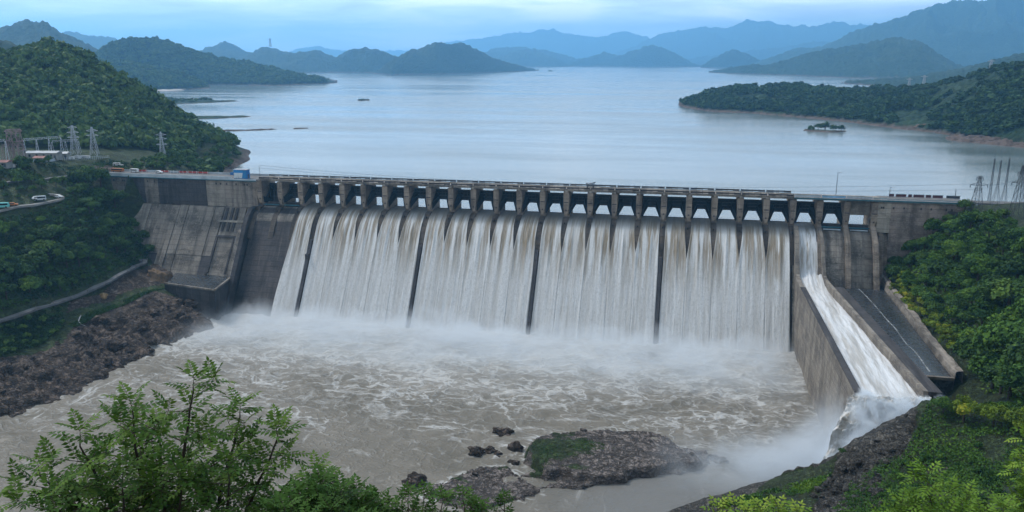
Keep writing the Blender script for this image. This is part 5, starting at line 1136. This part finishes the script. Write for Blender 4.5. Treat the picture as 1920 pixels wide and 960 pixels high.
def hut(name, label, x, y, wx_, wy_, hz, roof, mat, rz=0, over=.5, gab=.9, grp=None):
    p = gd(x, y); t = thing(name, label, 'building', (p[0], p[1], p[2] - .2), rz, grp)
    m = MB(); m.box(-wx_ / 2, wx_ / 2, -wy_ / 2, wy_ / 2, -.6, hz); m.build('wall', mat, t)
    m = MB(); m.prism([(-wy_ / 2 - over, hz + .003), (wy_ / 2 + over, hz + .003), (0, hz + gab)], -wx_ / 2 - over, wx_ / 2 + over); m.build('roof', roof, t)
    for k in range(max(1, int(wx_ / 4))):
        xx = -wx_ / 2 + 1.4 + k * 4
        if xx + .9 < wx_ / 2: m = MB(); m.box(xx, xx + 1.1, -wy_ / 2 - .05, -wy_ / 2 - .003, hz * .4, hz * .78); m.build('window', M['glass'], t)
    m = MB(); m.box(wx_ / 2 - 1.4, wx_ / 2 - .5, -wy_ / 2 - .06, -wy_ / 2 - .003, .2, min(2.2, hz * .8)); m.build('door', M['steel_dark'], t)
hut('shed', 'long shed with a pale metal roof in the substation', 84, 297, 17, 6, 3.6, M['roof_pale'], M['plaster'], R(12))
hut('hut', 'little hut with a rusty pink roof in front of the long shed', 79, 303, 6.5, 4, 2.4, M['roof_red'], M['plaster'], R(12))
hut('hut', 'pale-roofed block at the end of the long shed', 117, 297, 7, 4.5, 3.2, M['roof_pale'], M['plaster'], R(20))
hut('hut', 'brown-roofed hut at the photo edge below the gantry', 4, 312, 8, 5, 2.6, M['roof_red'], M['plaster'], R(12))
for k, (x, y, s, lab) in enumerate(((126, 298.5, 1.6, 'white equipment box beside the pale-roofed block'), (134, 298, 1.4, 'white equipment box before the tall pylon'), (146, 296.5, 1.8, 'white cabinet between the two tall pylons'), (160, 296, 2.6, 'long white cabinet left of the slim pylon'), (18, 313, 2.6, 'white low tank below the gantry at the photo edge'), (32, 309, 1.3, 'white box at the foot of the pink tower'))):
    p = gd(x, y); t = thing('equipment_cabinet', lab, 'cabinet', (p[0], p[1], p[2] - .2), R(15), 'white boxes of the substation')
    m = MB(); m.box(-s, s, -.8, .8, 0, 1.5); m.build('body', M['white'], t); m = MB(); m.box(-s - .12, s + .12, -.92, .92, 1.503, 1.65); m.build('lid', M['roof_pale'], t); m = MB(); m.box(-s * .3, s * .3, -.86, -.803, .2, 1.3); m.build('door', M['steel'], t)
fa, fb, fc = gd(62, 306), gd(110, 302), gd(206, 297)
t = thing('fence', 'long grey fence along the edge of the substation terrace', 'fence', tuple(fa))
m = MB(); pm = MB()
for a, b in ((fa, fb), (fb, fc)):
    for k in range(26):
        p = a + (b - a) * k / 26; q_ = a + (b - a) * (k + 1) / 26; r0, r1 = p - fa, q_ - fa
        m.add([(r0[0], r0[1], r0[2] + .1), (r1[0], r1[1], r1[2] + .1), (r1[0], r1[1], r1[2] + 1.7), (r0[0], r0[1], r0[2] + 1.7)], [(0, 1, 2, 3)]) if k % 1 == 0 and a is fa else (m.bar((r0[0], r0[1], r0[2] + 1.5), (r1[0], r1[1], r1[2] + 1.5), .1), m.bar((r0[0], r0[1], r0[2] + .7), (r1[0], r1[1], r1[2] + .7), .08))
        pm.bar((r0[0], r0[1], r0[2] - .4), (r0[0], r0[1], r0[2] + 1.9), .1)
m.build('fence_panel', M['rail_pale'], t); pm.build('post', M['steel'], t)

# ------------------------------------------------------------------ vehicles, hut, barriers and banners on the crest
def car(label, p, rz, paint, kind='car', s=1.0, grp=None):
    t = thing('parked_' + kind, label, kind, p, rz, grp); t.scale = (s, s, s)
    if kind == 'car':
        prof = [(-2.1, .35), (2.1, .35), (2.15, .75), (1.9, .92), (.95, 1.0), (.45, 1.5), (-1.3, 1.52), (-2.0, 1.0), (-2.15, .8)]; hw = .86; gl = [(.8, 1.03), (.38, 1.42), (-1.22, 1.44), (-1.75, 1.03)]; wx_ = (-1.3, 1.32); wr_ = .33
    else:
        L2 = 3.2 if kind == 'van' else 5.0; prof = [(-L2, .4), (L2, .4), (L2 + .08, 1.1), (L2 - .15, 2.75), (-L2 + .05, 2.85), (-L2 - .05, 1.0)]; hw = 1.15; gl = [(L2 - .3, 1.5), (L2 - .45, 2.4), (-L2 + .3, 2.45), (-L2 + .25, 1.5)]; wx_ = (-L2 * .62, L2 * .62); wr_ = .46
    m = MB(); n = len(prof); m.add([(a, -hw, b) for a, b in prof] + [(a, hw, b) for a, b in prof], [tuple(range(n)), tuple(range(2 * n - 1, n - 1, -1))] + [(i, i + n, (i + 1) % n + n, (i + 1) % n) for i in range(n)])
    o = m.build('body', paint, t); bv = o.modifiers.new('b', 'BEVEL'); bv.width = .07; bv.segments = 2
    for sd_ in (-1, 1): m = MB(); m.add([(a, sd_ * (hw + .012), b) for a, b in gl], [tuple(range(4))]); m.build('window', M['glass'], t)
    for xx in wx_:
        for sd_ in (-1, 1): m = MB(); m.bar((xx, sd_ * (hw - .2), wr_), (xx, sd_ * (hw + .03), wr_), wr_, wr_, 12); m.build('wheel', M['rubber'], t)
    for sd_ in (-1, 1): m = MB(); f_ = max(a for a, b in prof); m.box(f_ - .03, f_ + .03, sd_ * hw * .7 - .14, sd_ * hw * .7 + .14, .66, .82); m.build('headlight', M['white'], t)
def deckp(x, Y_): return (ony(x, 330, Y_)[0], Y_, 1.42)
car('small white car at the left end of the crest road', deckp(190, 8), R(175), M['white'])
car('orange and white bus on the crest road near the left end', deckp(222, 10), 0, M['orange'], 'bus', .75)
car('white van beside the orange bus on the crest road', deckp(253, 10), R(180), M['white'], 'van', .75)
car('white car alone further along the crest road', deckp(299, 10), 0, M['white'])
car('white van on the embankment above the left dam end', tuple(hit(left_h, 219, 311) + np.array([0, 0, .1])), R(30), M['white'], 'van', .6)
car('white car parked next to the van on the embankment', tuple(hit(left_h, 226, 311.5) + np.array([0, 0, .1])), R(40), M['white'], 'car', .8)
def upv(x, y): p = hit(left_h, x, y); return (p[0], p[1], p[2] + .6)
car('turquoise van parked at the photo edge of the upper road', upv(5, 392), R(30), M['turquoise'], 'van', .9)
car('orange car on the upper road', upv(25, 388), R(35), M['orange'])
car('white car parked under the bank beside the upper road', upv(70, 376), R(60), M['white'])
car('pale blue van parked next to the white car on the upper road', upv(76, 378), R(40), M['rail_pale'], 'van', .8)
car('white car at the bend of the upper road', upv(110, 373), R(10), M['white'])
red_i = 0
for a, b, mt in ((259, 276, 'red'), (302, 318, 'red'), (319, 334, 'rail_pale'), (336, 352, 'red'), (353, 370, 'red'), (371, 391, 'red')):
    p0, p1 = deckp(a, 12.2), deckp(b, 12.2); t = thing('barrier', {259: 'short red panel just right of the white van on the crest road', 302: 'red panel just past the lone white car on the crest', 319: 'pale panel between red panels on the crest', 336: 'red panel following the pale panel on the crest', 353: 'red panel before the longest one on the crest', 371: 'longest red panel, nearest the blue hut on the crest'}[a], 'barrier', p0, 0, 'red and pale panels along the crest road')
    m = MB(); m.box(0, p1[0] - p0[0] - .15, -.08, .08, .35, 1.25); m.build('panel', M[mt], t)
    for f in (0.06, .5, .94): m = MB(); xx = (p1[0] - p0[0]) * f; m.box(xx - .07, xx + .07, -.2, .2, 0, 1.4); m.build('post', M['white'], t)
# blue hut with a painted front
x0, x1 = ony(439, 336, .2)[0], ony(463, 336, .2)[0]
t = thing('hut', 'blue hut with a painted blue and white front beside the first gate', 'hut', (x0, .2, 1.42)); Wd = x1 - x0
m = MB(); m.box(0, Wd, 0, 3.4, 0, 4.7); m.build('wall', M['blue'], t)
m = MB(); m.box(-.2, Wd + .2, -.25, 3.7, 4.703, 4.95); m.build('roof', M['roof_pale'], t)
tt = NT('painted_front'); p = tt.obj(); x, y, z = tt.sep(p); n = tt.noise(tt.map(p, (1.1, 1, 1.3)), 1, 4, .6)
c = tt.mix(tt.rng(n, .42, .58), (.50, .60, .66), (.72, .76, .78)); c = tt.mix(tt.math('MULTIPLY', tt.rng(n, .55, .6), tt.rng(z, 2.4, 1.2)), c, (.16, .18, .17))
c = tt.mix(tt.rng(tt.math('ADD', z, tt.math('MULTIPLY', n, .6)), 3.3, 3.5), c, (.02, .24, .58)); c = tt.mix(tt.rng(tt.math('ADD', x, tt.math('MULTIPLY', z, -.2)), 4.7, 4.9), c, (.02, .20, .45)); tt.bsdf(c, .6)
m = MB(); m.box(.12, Wd - .12, -.1, -.004, .25, 4.5); m.build('painted_panel', tt.m, t)
m = MB(); m.box(Wd + .003, Wd + .06, 1.0, 2.2, .1, 2.3); m.build('door', M['steel_dark'], t)
m = MB(); tag(m.box(x0 - 9.5, x0 - 1, 12.1, 12.3, 1.45, 2.9).build('banner', M['blue']), 'low blue banner along the crest behind the hut', 'banner')
# hoist frame on the deck
hx = ony(1107, 345, 3)[0]; t = thing('hoist_frame', 'dark hoist carriage with open frame standing on the crest deck', 'hoist', (hx, 3, 1.62))
for dx in (-1.6, 1.6):
    for dy in (-1.5, 1.5): m = MB(); m.bar((dx, dy, 0), (dx * .9, dy, 2.1), .2); m.build('leg', M['steel_dark'], t)
m = MB(); m.box(-2.6, 2.4, -1.7, 1.7, 2.1, 2.45); m.build('platform', M['steel_dark'], t)
m = MB(); m.bar((-1.6, -1.2, 2.9), (-1.6, 1.2, 2.9), .5, .5, 12); m.build('winch_drum', M['steel'], t)
m = MB(); m.bar((-.6, 0, 2.5), (2.6, 0, 3.6), .24); m.bar((1.2, 0, 2.45), (2.6, 0, 3.6), .16); m.build('jib', M['steel_dark'], t)
m = MB(); m.box(-.6, .6, -.6, .6, 2.453, 3.3); m.build('motor_box', M['steel'], t)
# railing and banners on the right part of the deck
def rail_run(label, xa, xb, Y_, mat, hgt, grp, name='railing', seg=None):
    p0, p1 = ony(xa, 370, Y_)[0], ony(xb, 370, Y_)[0]; t = thing(name, label, name, (p0, Y_, 1.5), 0, grp); L_ = p1 - p0
    m = MB(); m.box(.1, L_ - .1, -.05, .05, .3, hgt); m.build('panel', mat, t)
    m = MB(); m.bar((0, 0, hgt + .12), (L_, 0, hgt + .12), .09); m.build('top_rail', M['teal'], t)
    for xx in (.05, L_ - .05): m = MB(); m.bar((xx, 0, 0), (xx, 0, hgt + .35), .12); m.build('post', M['steel'], t)
rail_run('white-blue panelled railing over the chute gate', 1490, 1539, -.3, M['rail_pale'], 1.15, 'deck railings')
rail_run('sky-blue panelled railing beyond the chute', 1541, 1586, -.3, M['banner_blue'], 1.25, 'deck railings')
rail_run('greenish-grey panelled railing over the last gate', 1588, 1636, -.3, M['steel'], 1.2, 'deck railings')
rail_run('pale railing past the last pier', 1638, 1664, -.3, M['rail_pale'], .9, 'deck railings')
mr = ['first dark red banner after the lamp post', 'second dark red banner after the lamp post', 'short dark red banner third from the lamp post', 'long dark red banner in the middle of the right deck', 'short dark red banner after the long one', 'dark red banner before the greenish one', 'greenish-dark last banner of the row']
for k, (a, b) in enumerate(((1666, 1676), (1679, 1699), (1702, 1710), (1712, 1733), (1735, 1746), (1748, 1768), (1774, 1800))):
    rail_run(mr[k], a, b, 9.5, M['maroon'] if k < 6 else M['steel_dark'], 1.5, 'dark banners on the right deck', 'banner')
rail_run('long pale teal railing along the right deck edge', 1664, 1800, -.35, M['rail_pale'], .55, 'deck railings')
tag(MB().box(352, 420, 4, 10, .2, 1.0).build('road', M['road_deck']), kind='structure')
m = MB(); t = thing('railing', 'plain pale roadside rail continuing past the dam end', 'railing', (352, 4.2, 1.0)); m.bar((0, 0, 1), (66, 0, 1), .12); m.bar((0, 0, .5), (66, 0, .5), .09); m.build('top_rail', M['plaster'], t)
m = MB()
for k in range(23): m.bar((k * 3, 0, 0), (k * 3, 0, 1.1), .1)
m.build('post', M['plaster'], t)
# pale ruin wall and boulders on the peninsula, rocks at its shore
p = onr(1890, 208, 1010); t = thing('wall', 'long pale stone retaining wall in the trees of the peninsula', 'wall', tuple(p), YAW)
m = MB()
for k in range(7): m.box(k * 8 - 24, k * 8 - 16.05, -1, 1, -6, 5.5 + (k % 3) * .6)
m.build('wall_face', M['concrete_pale'], t); m = MB(); m.box(-44, 34, -3.5, -1.2, -6, -1.6); m.build('road_ledge', M['mud'], t)
for k, (x, y, r, mt, lab) in enumerate(((1380, 206, 9, 'concrete_pale', 'pale boulder on the peninsula shore, left of the tall one'), (1401, 201, 8.5, 'concrete_pale', 'tall rounded pale boulder on the peninsula shore'), (1418, 208, 6, 'concrete_pale', 'low pale boulder right of the tall one on the peninsula shore'), (1480, 215, 8, 'mud', 'reddish outcrop where the peninsula shore turns'), (1735, 243, 7, 'mud', 'reddish outcrop at the shore above the rocky point'), (1370, 207, 5, 'concrete_pale', 'small white rock at the water before the pale boulders'))):
    b = onz(x, y, RES + 1); o = rock_mesh('boulder', tuple(b + np.array([0, 8, 0])), r, (1.3, 1, .8 if k != 1 else 1.3), 120 + k, M[mt]); tag(o, lab, 'rock', 'boulders on the peninsula shore')
# brown outcrop by the platform
p = hit(left_h, 302, 520); o = rock_mesh('outcrop', (p[0], p[1] - 1, p[2] - 2), 7.0, (1.25, .9, 1.15), 140, plain('ochre_rock', (.17, .115, .07), .9, .45, .35)); tag(o, 'ochre rock outcrop beside the platform under the dam', 'rock')
o = rock_mesh('boulder', tuple(hit(left_h, 193, 556)), 1.8, (1.1, 1, 1), 141, plain('tan_rock', (.30, .20, .10), .9, .3, .6)); tag(o, 'round tan boulder below the lower road', 'rock')
m = MB(); V = []
tp = [hit(left_h, x, y) for x, y in ((152, 594), (149, 600), (147, 606), (152, 611), (160, 614))]
for p in tp: V += [(p[0] - .22, p[1], p[2] + .8), (p[0] + .22, p[1] + .2, p[2] + .8)]
m.add(V, [(2 * j, 2 * j + 1, 2 * j + 3, 2 * j + 2) for j in range(len(tp) - 1)]); tag(m.build('water_trickle', M['foam']), 'small white trickle falling over the rocks below the green path', 'trickle')

# ------------------------------------------------------------------ foreground plants with pinnate leaves
def rotv(v, ax, a): return Matrix.Rotation(a, 3, ax) @ v
class Plant:
    def __init__(s, seed): s.r = random.Random(seed); s.w = MB(); s.V = []; s.T = []
    def leaflet(s, p, d, n, L_, W_, t):
        side = d.cross(n).normalized(); mid = p + d * L_ * .45
        droop = n * (-L_ * .10)
        s.V += [p, mid + side * W_ * .5 + n * W_ * .12, p + d * L_ + droop, mid - side * W_ * .5 + n * W_ * .12]; s.T += [t] * 4
    def leaf(s, p, d, L_, pairs, ll, lw, t0):
        r = s.r; up = Vector((0, 0, 1)); d = d.normalized(); side = d.cross(up)
        if side.length < .1: side = Vector((1, 0, 0))
        side.normalize(); n = side.cross(d).normalized(); pos = Vector(p); dd = d.copy(); pts = [pos.copy()]
        for k in range(pairs):
            dd = (dd + Vector((0, 0, -.07))).normalized(); pos = pos + dd * (L_ / pairs); pts.append(pos.copy()); n = side.cross(dd).normalized()
            sc_ = (.75 + .4 * math.sin(math.pi * (k + .6) / pairs)) * r.uniform(.85, 1.12)
            for sg in (-1, 1):
                ld = (side * sg + dd * .45 + Vector((0, 0, r.uniform(-.25, .12)))).normalized(); nn_ = (n + side * r.uniform(-.25, .25) + dd * r.uniform(-.2, .2)).normalized()
                s.leaflet(pos, ld, nn_, ll * sc_, lw * sc_, min(1, max(0, t0 + r.gauss(0, .10))))
        s.leaflet(pos, dd, n, ll * 1.1, lw * 1.05, t0); s.w.tube([tuple(q) for q in pts[::max(1, pairs // 2)]], .004, 3)
    def branch(s, p, d, L_, r0, leaves, lf, grow=.05, tip_t=.8):
        r = s.r; pos = Vector(p); d = d.normalized(); n = max(3, int(L_ / .14)); pts = [pos.copy()]; rad = [r0]
        for k in range(n):
            d = (d + Vector((r.gauss(0, .07), r.gauss(0, .07), grow + r.gauss(0, .04)))).normalized(); pos = pos + d * (L_ / n); pts.append(pos.copy()); rad.append(r0 * (1 - .75 * (k + 1) / n))
        s.w.tube([tuple(q) for q in pts], rad, 5)
        for j in range(leaves):
            f = (.25 + .75 * (j + .5) / leaves); k = min(n, int(f * n)); a = j * 2.4 + r.uniform(-.3, .3); ax = (pts[k] - pts[k - 1]).normalized()
            o = ax.orthogonal().normalized(); o = rotv(o, ax, a); ld = (o * 1.0 + ax * .55 + Vector((0, 0, .10))); ld.z *= .6
            s.leaf(pts[k], ld, lf[0] * r.uniform(.75, 1.15), lf[1], lf[2], lf[3], min(1, max(0, .18 + .45 * f * tip_t + r.gauss(0, .12))))
        for q_ in range(4):
            a = q_ * 1.57 + r.uniform(-.4, .4); ax = d; o = rotv(ax.orthogonal().normalized(), ax, a); s.leaf(pts[-1], o * .8 + ax * .6 + Vector((0, 0, .25)), lf[0] * .8, lf[1], lf[2] * .9, lf[3] * .9, min(1, .45 + .35 * tip_t + r.gauss(0, .1)))
        return pts
    def stem(s, pts, r0, r1, step, bl0, bl1, f0, lf, lv=4, rise=.25):
        P = [Vector(p) for p in pts]; fine = []
        for a, b in zip(P[:-1], P[1:]):
            for k in range(6): fine.append(a.lerp(b, k / 6) + Vector((s.r.gauss(0, .012), s.r.gauss(0, .012), 0)))
        fine.append(P[-1]); n = len(fine); rad = [r0 + (r1 - r0) * k / (n - 1) for k in range(n)]; s.w.tube([tuple(q) for q in fine], rad, 7)
        tot = sum((b - a).length for a, b in zip(fine[:-1], fine[1:])); x = f0 * tot; a_ = s.r.uniform(0, 6)
        while x < tot * .99:
            f = x / tot; k = min(n - 2, int(f * (n - 1))); q = fine[k].lerp(fine[k + 1], f * (n - 1) - k); a_ += 2.4 + s.r.uniform(-.4, .4)
            L_ = bl0 + (bl1 - bl0) * (f - f0) / (1 - f0); L_ *= s.r.uniform(.7, 1.2)
            s.branch(q, Vector((math.cos(a_), math.sin(a_), rise + s.r.uniform(-.15, .2))), L_, max(.008, rad[k] * .5), max(2, int(lv * (.5 + .5 * L_ / max(bl0, .1)))), lf, .03, f); x += step * s.r.uniform(.75, 1.25)
        s.branch(fine[-1], Vector((0, 0, 1)), bl1 * .6, r1, 4, lf, .1, 1.0)
    def build(s, name, label, cat, base, leafmat, bark='bark', grp=None, part='crown'):
        t = thing(name, label, cat, tuple(base), 0, grp); off = Vector(base)
        s.w.v = [tuple(Vector(v) - off) for v in s.w.v]; s.w.build('trunk' if name == 'tree' else 'stem', M[bark], t)
        V = np.array([tuple(v - off) for v in s.V]); mesh_np(part, V, np.arange(len(V)).reshape(-1, 4), leafmat, t, False, {'tint': np.array(s.T)}); return t
def P3(x, y, d): return tuple(onr(x, y, d))
pl = Plant(4); LF = (.44, 6, .130, .062); D0 = 14.5
root = np.array(P3(330, 1240, 14.6)); root[2] = float(right_h(root[0:1], root[1:2])[0]) - .3
fork = P3(320, 1090, 14.6)
pl.w.tube([tuple(root), tuple(np.array(root) * .5 + np.array(fork) * .5 + np.array([.15, 0, 0])), fork], [.17, .13, .10], 8)
for (mx, my, tx, ty, dd, st_, b0, b1) in ((335, 900, 362, 715, -.2, .17, 1.25, .45), (310, 960, 300, 800, .6, .19, 1.15, .5), (410, 930, 450, 760, .3, .18, 1.15, .42), (455, 965, 520, 800, -.5, .18, 1.0, .42), (270, 930, 250, 760, -.8, .19, 1.15, .5), (220, 950, 150, 815, -.2, .17, 1.1, .48), (190, 975, 75, 870, .5, .17, 1.0, .45), (180, 1000, 100, 930, -.9, .18, 1.1, .5), (420, 1000, 430, 880, -1.2, .2, 1.2, .6), (330, 1010, 340, 900, -1.3, .2, 1.2, .6), (240, 1010, 230, 900, -1.2, .2, 1.2, .6), (480, 1010, 590, 880, .4, .2, .9, .4)):
    pl.stem([fork, P3(mx, my + 14, D0 + dd * .6), P3(tx, ty + 22, D0 + dd)], .062, .014, st_ * 1.3, b0, b1, .26, LF, 4)
pl.build('tree', 'slender young tree with feathery compound leaves rising in front of the river', 'tree', root, M['leaf_near'])
def bush(label, seed, stems, d, LF, leafmat, grp=None, name='bush', b=(.7, .35), step=.15, lv=5, cat='bush', drop=24):
    pl = Plant(seed); cx = sum(s_[0] for s_ in stems) / len(stems); base = np.array(P3(cx, 1080, d)); g = float(right_h(base[0:1], base[1:2])[0]); low = np.array([base[0], base[1], max(g - .2, base[2] - 2.0)])
    for (tx, ty, dd) in stems: pl.stem([tuple(low), P3((tx + cx) / 2, (ty + 1100) / 2, d + dd * .5), P3(tx, ty + drop, d + dd)], .022, .007, step, b[0], b[1], .25, LF, lv)
    pl.build(name, label, cat, low, leafmat, 'bark', grp, 'foliage'); return low
bush('dense bright bush with glossy leaves beside the young tree', 8, [(560, 900, 0), (600, 875, .3), (640, 892, -.3), (680, 915, .2), (535, 930, -.5), (620, 930, -.6), (700, 945, -.4), (580, 950, -.9), (660, 955, -.9)], 12.5, (.32, 5, .115, .055), M['leaf_near'], drop=48)
bush('low leafy sprigs at the foot of the picture below the grey rocks', 9, [(765, 925, 0), (795, 918, .3), (830, 930, -.2), (735, 945, .2)], 12.0, (.20, 3, .095, .04), M['leaf_near'], None, 'sapling', (.14, .10), .3, 2, 'sapling', 12)
bush('upright leafy sprig beside the lower rock ledge', 10, [(868, 930, 0), (885, 945, .2), (905, 955, -.1)], 12.0, (.20, 3, .095, .04), M['leaf_near'], None, 'sapling', (.12, .10), .3, 2, 'sapling', 8)
bush('single tiny sprig standing against the calm grey water', 11, [(946, 938, 0)], 12.0, (.16, 3, .09, .036), M['leaf_near'], None, 'sapling', (.10, .08), .3, 2, 'sapling', 4)
bush('bright yellow-green sapling with tiered branches on the right slope', 12, [(1738, 876, 0), (1812, 915, .6), (1690, 930, -.3), (1775, 948, -.5), (1835, 950, .2), (1880, 940, .8), (1650, 960, -.2)], 19.0, (.40, 4, .135, .058), M['leaf_sapling'], None, 'sapling', (.95, .3), .30, 4, 'sapling', 26)
bush('spray of light green leaves at the lower edge of the right slope', 13, [(1345, 945, 0), (1378, 940, .2), (1425, 948, -.2), (1460, 945, .3), (1400, 955, -.4), (1495, 955, 0)], 17.0, (.28, 3, .13, .056), M['leaf_sapling'], None, 'shrub', (.26, .16), .4, 2, 'shrub', 14)
bush('leafy branch reaching in beside the yellowish bushes', 14, [(1945, 800, 0), (1960, 850, .4), (1945, 900, -.4)], 22.0, (.42, 5, .15, .062), M['leaf_sapling'], None, 'sapling', (.8, .4), .34, 4)

# ------------------------------------------------------------------ spray at the foot of the falls and of the chute, haze over the far hills
def mist(name, box, build, peak, label=None):
    t = NT(name); p = t.n('ShaderNodeNewGeometry').outputs['Position']; den = build(t, p)
    v = t.n('ShaderNodeVolumePrincipled'); v.inputs['Color'].default_value = (.86, .91, .96, 1); v.inputs['Anisotropy'].default_value = .15
    t.l(t.math('MULTIPLY', den, peak), v.inputs['Density']); t.l(v.outputs[0], t.o.inputs['Volume'])
    t.m.volume_intersection_method = 'FAST' if hasattr(t.m, 'volume_intersection_method') else None
    m = MB(); m.box(*box); o = m.build('mist', t.m); return tag(o, kind='stuff')
def d1(t, p):
    x, y, z = t.sep(p); n = t.noise(t.map(p, (.055, .06, .05)), 1, 5, .62, .6); n2 = t.noise(t.map(p, (.02, .02, .02)), 1, 2, .5)
    hh = t.math('ADD', z, -TAIL)                                   # height over the river
    yy = t.math('ADD', y, 44.0); fy_ = t.math('MULTIPLY', t.rng(y, -98, -50), t.rng(y, -36, -42, .35, 1))
    top = t.math('ADD', -7.0, t.math('MULTIPLY', n, 34.0)); top = t.math('MULTIPLY', top, t.rng(y, -100, -52, .25, 1.0))
    g = t.math('SUBTRACT', 1.0, t.math('DIVIDE', hh, top), 0, True); g = t.math('POWER', g, 1.2)
    ex = t.math('MULTIPLY', t.rng(x, -12, 18), t.rng(x, 277, 262, .25, 1))
    return t.math('MULTIPLY', t.math('MULTIPLY', g, fy_), t.math('MULTIPLY', ex, t.rng(n2, .3, .6, .55, 1.2)))
mist('spray', (-14, 276, -104, -34, TAIL - .8, TAIL + 22), d1, .125)
def d2(t, p):
    x, y, z = t.sep(p); n = t.noise(t.map(p, (.07, .08, .07)), 1, 5, .62, .6)
    hh = t.math('ADD', z, -TAIL); ax = t.math('SUBTRACT', y, t.math('ADD', -151.0, t.math('MULTIPLY', t.math('SUBTRACT', x, 250.0), .10)))   # spray drifting along the right bank
    w1_ = t.math('POWER', 2.718, t.math('MULTIPLY', t.math('MULTIPLY', ax, ax), -.0075)); ex = t.math('MULTIPLY', t.rng(x, 218, 272, 0, 1), t.rng(x, 297, 286))
    near = t.rng(x, 255, 280)                                      # a tall cloud where the water lands
    top = t.math('ADD', t.math('ADD', -6.0, t.math('MULTIPLY', n, 30.0)), t.math('MULTIPLY', near, 20.0)); g = t.math('SUBTRACT', 1.0, t.math('DIVIDE', hh, t.math('MAXIMUM', top, .5)), 0, True)
    return t.math('MULTIPLY', t.math('MULTIPLY', g, w1_), ex)
mist('chute_spray', (216, 299, -174, -122, TAIL - .8, TAIL + 36), d2, .30)
def d3(t, p):
    x, y, z = t.sep(p); n = t.noise(t.map(p, (.16, .16, .16)), 1, 5, .62, .5); n2 = t.noise(t.map(p, (.5, .5, .5)), 1, 3, .6)
    s = t.math('SUBTRACT', -150.0, y)                              # metres out from the lip of the chute
    arc = t.math('SUBTRACT', -32.0, t.math('MULTIPLY', t.math('MULTIPLY', t.math('SUBTRACT', s, 9.0), t.math('SUBTRACT', s, 9.0)), .085))
    top = t.math('ADD', arc, t.math('ADD', t.math('MULTIPLY', t.math('SUBTRACT', n, .42), 20.0), t.math('MULTIPLY', t.math('SUBTRACT', n2, .5), 4.0)))
    left = t.math('ADD', t.rng(z, -63, -36, 263, 275.5), t.math('MULTIPLY', t.math('SUBTRACT', n, .5), 12.0))
    g = t.math('MULTIPLY', t.math('MULTIPLY', t.math('SUBTRACT', top, z), .45, 0, True), t.math('MULTIPLY', t.math('SUBTRACT', x, left), .4, 0, True))
    return t.math('MULTIPLY', t.math('MULTIPLY', g, t.rng(x, 301, 297.5)), t.math('MULTIPLY', t.rng(s, 1.0, 4.5), t.rng(s, 25, 19)))
mist('splash', (256, 301.5, -176, -150, TAIL - .7, -22), d3, .5)
cy.volume_step_rate = .12
t = NT('air'); v = t.n('ShaderNodeVolumePrincipled'); v.inputs['Color'].default_value = (.27, .63, 1.0, 1); v.inputs['Density'].default_value = .000112; v.inputs['Anisotropy'].default_value = .45
t.l(v.outputs[0], t.o.inputs['Volume'])
m = MB(); m.box(-19000, 19000, -730, 25000, -80, 1040); tag(m.build('haze', t.m), kind='stuff')
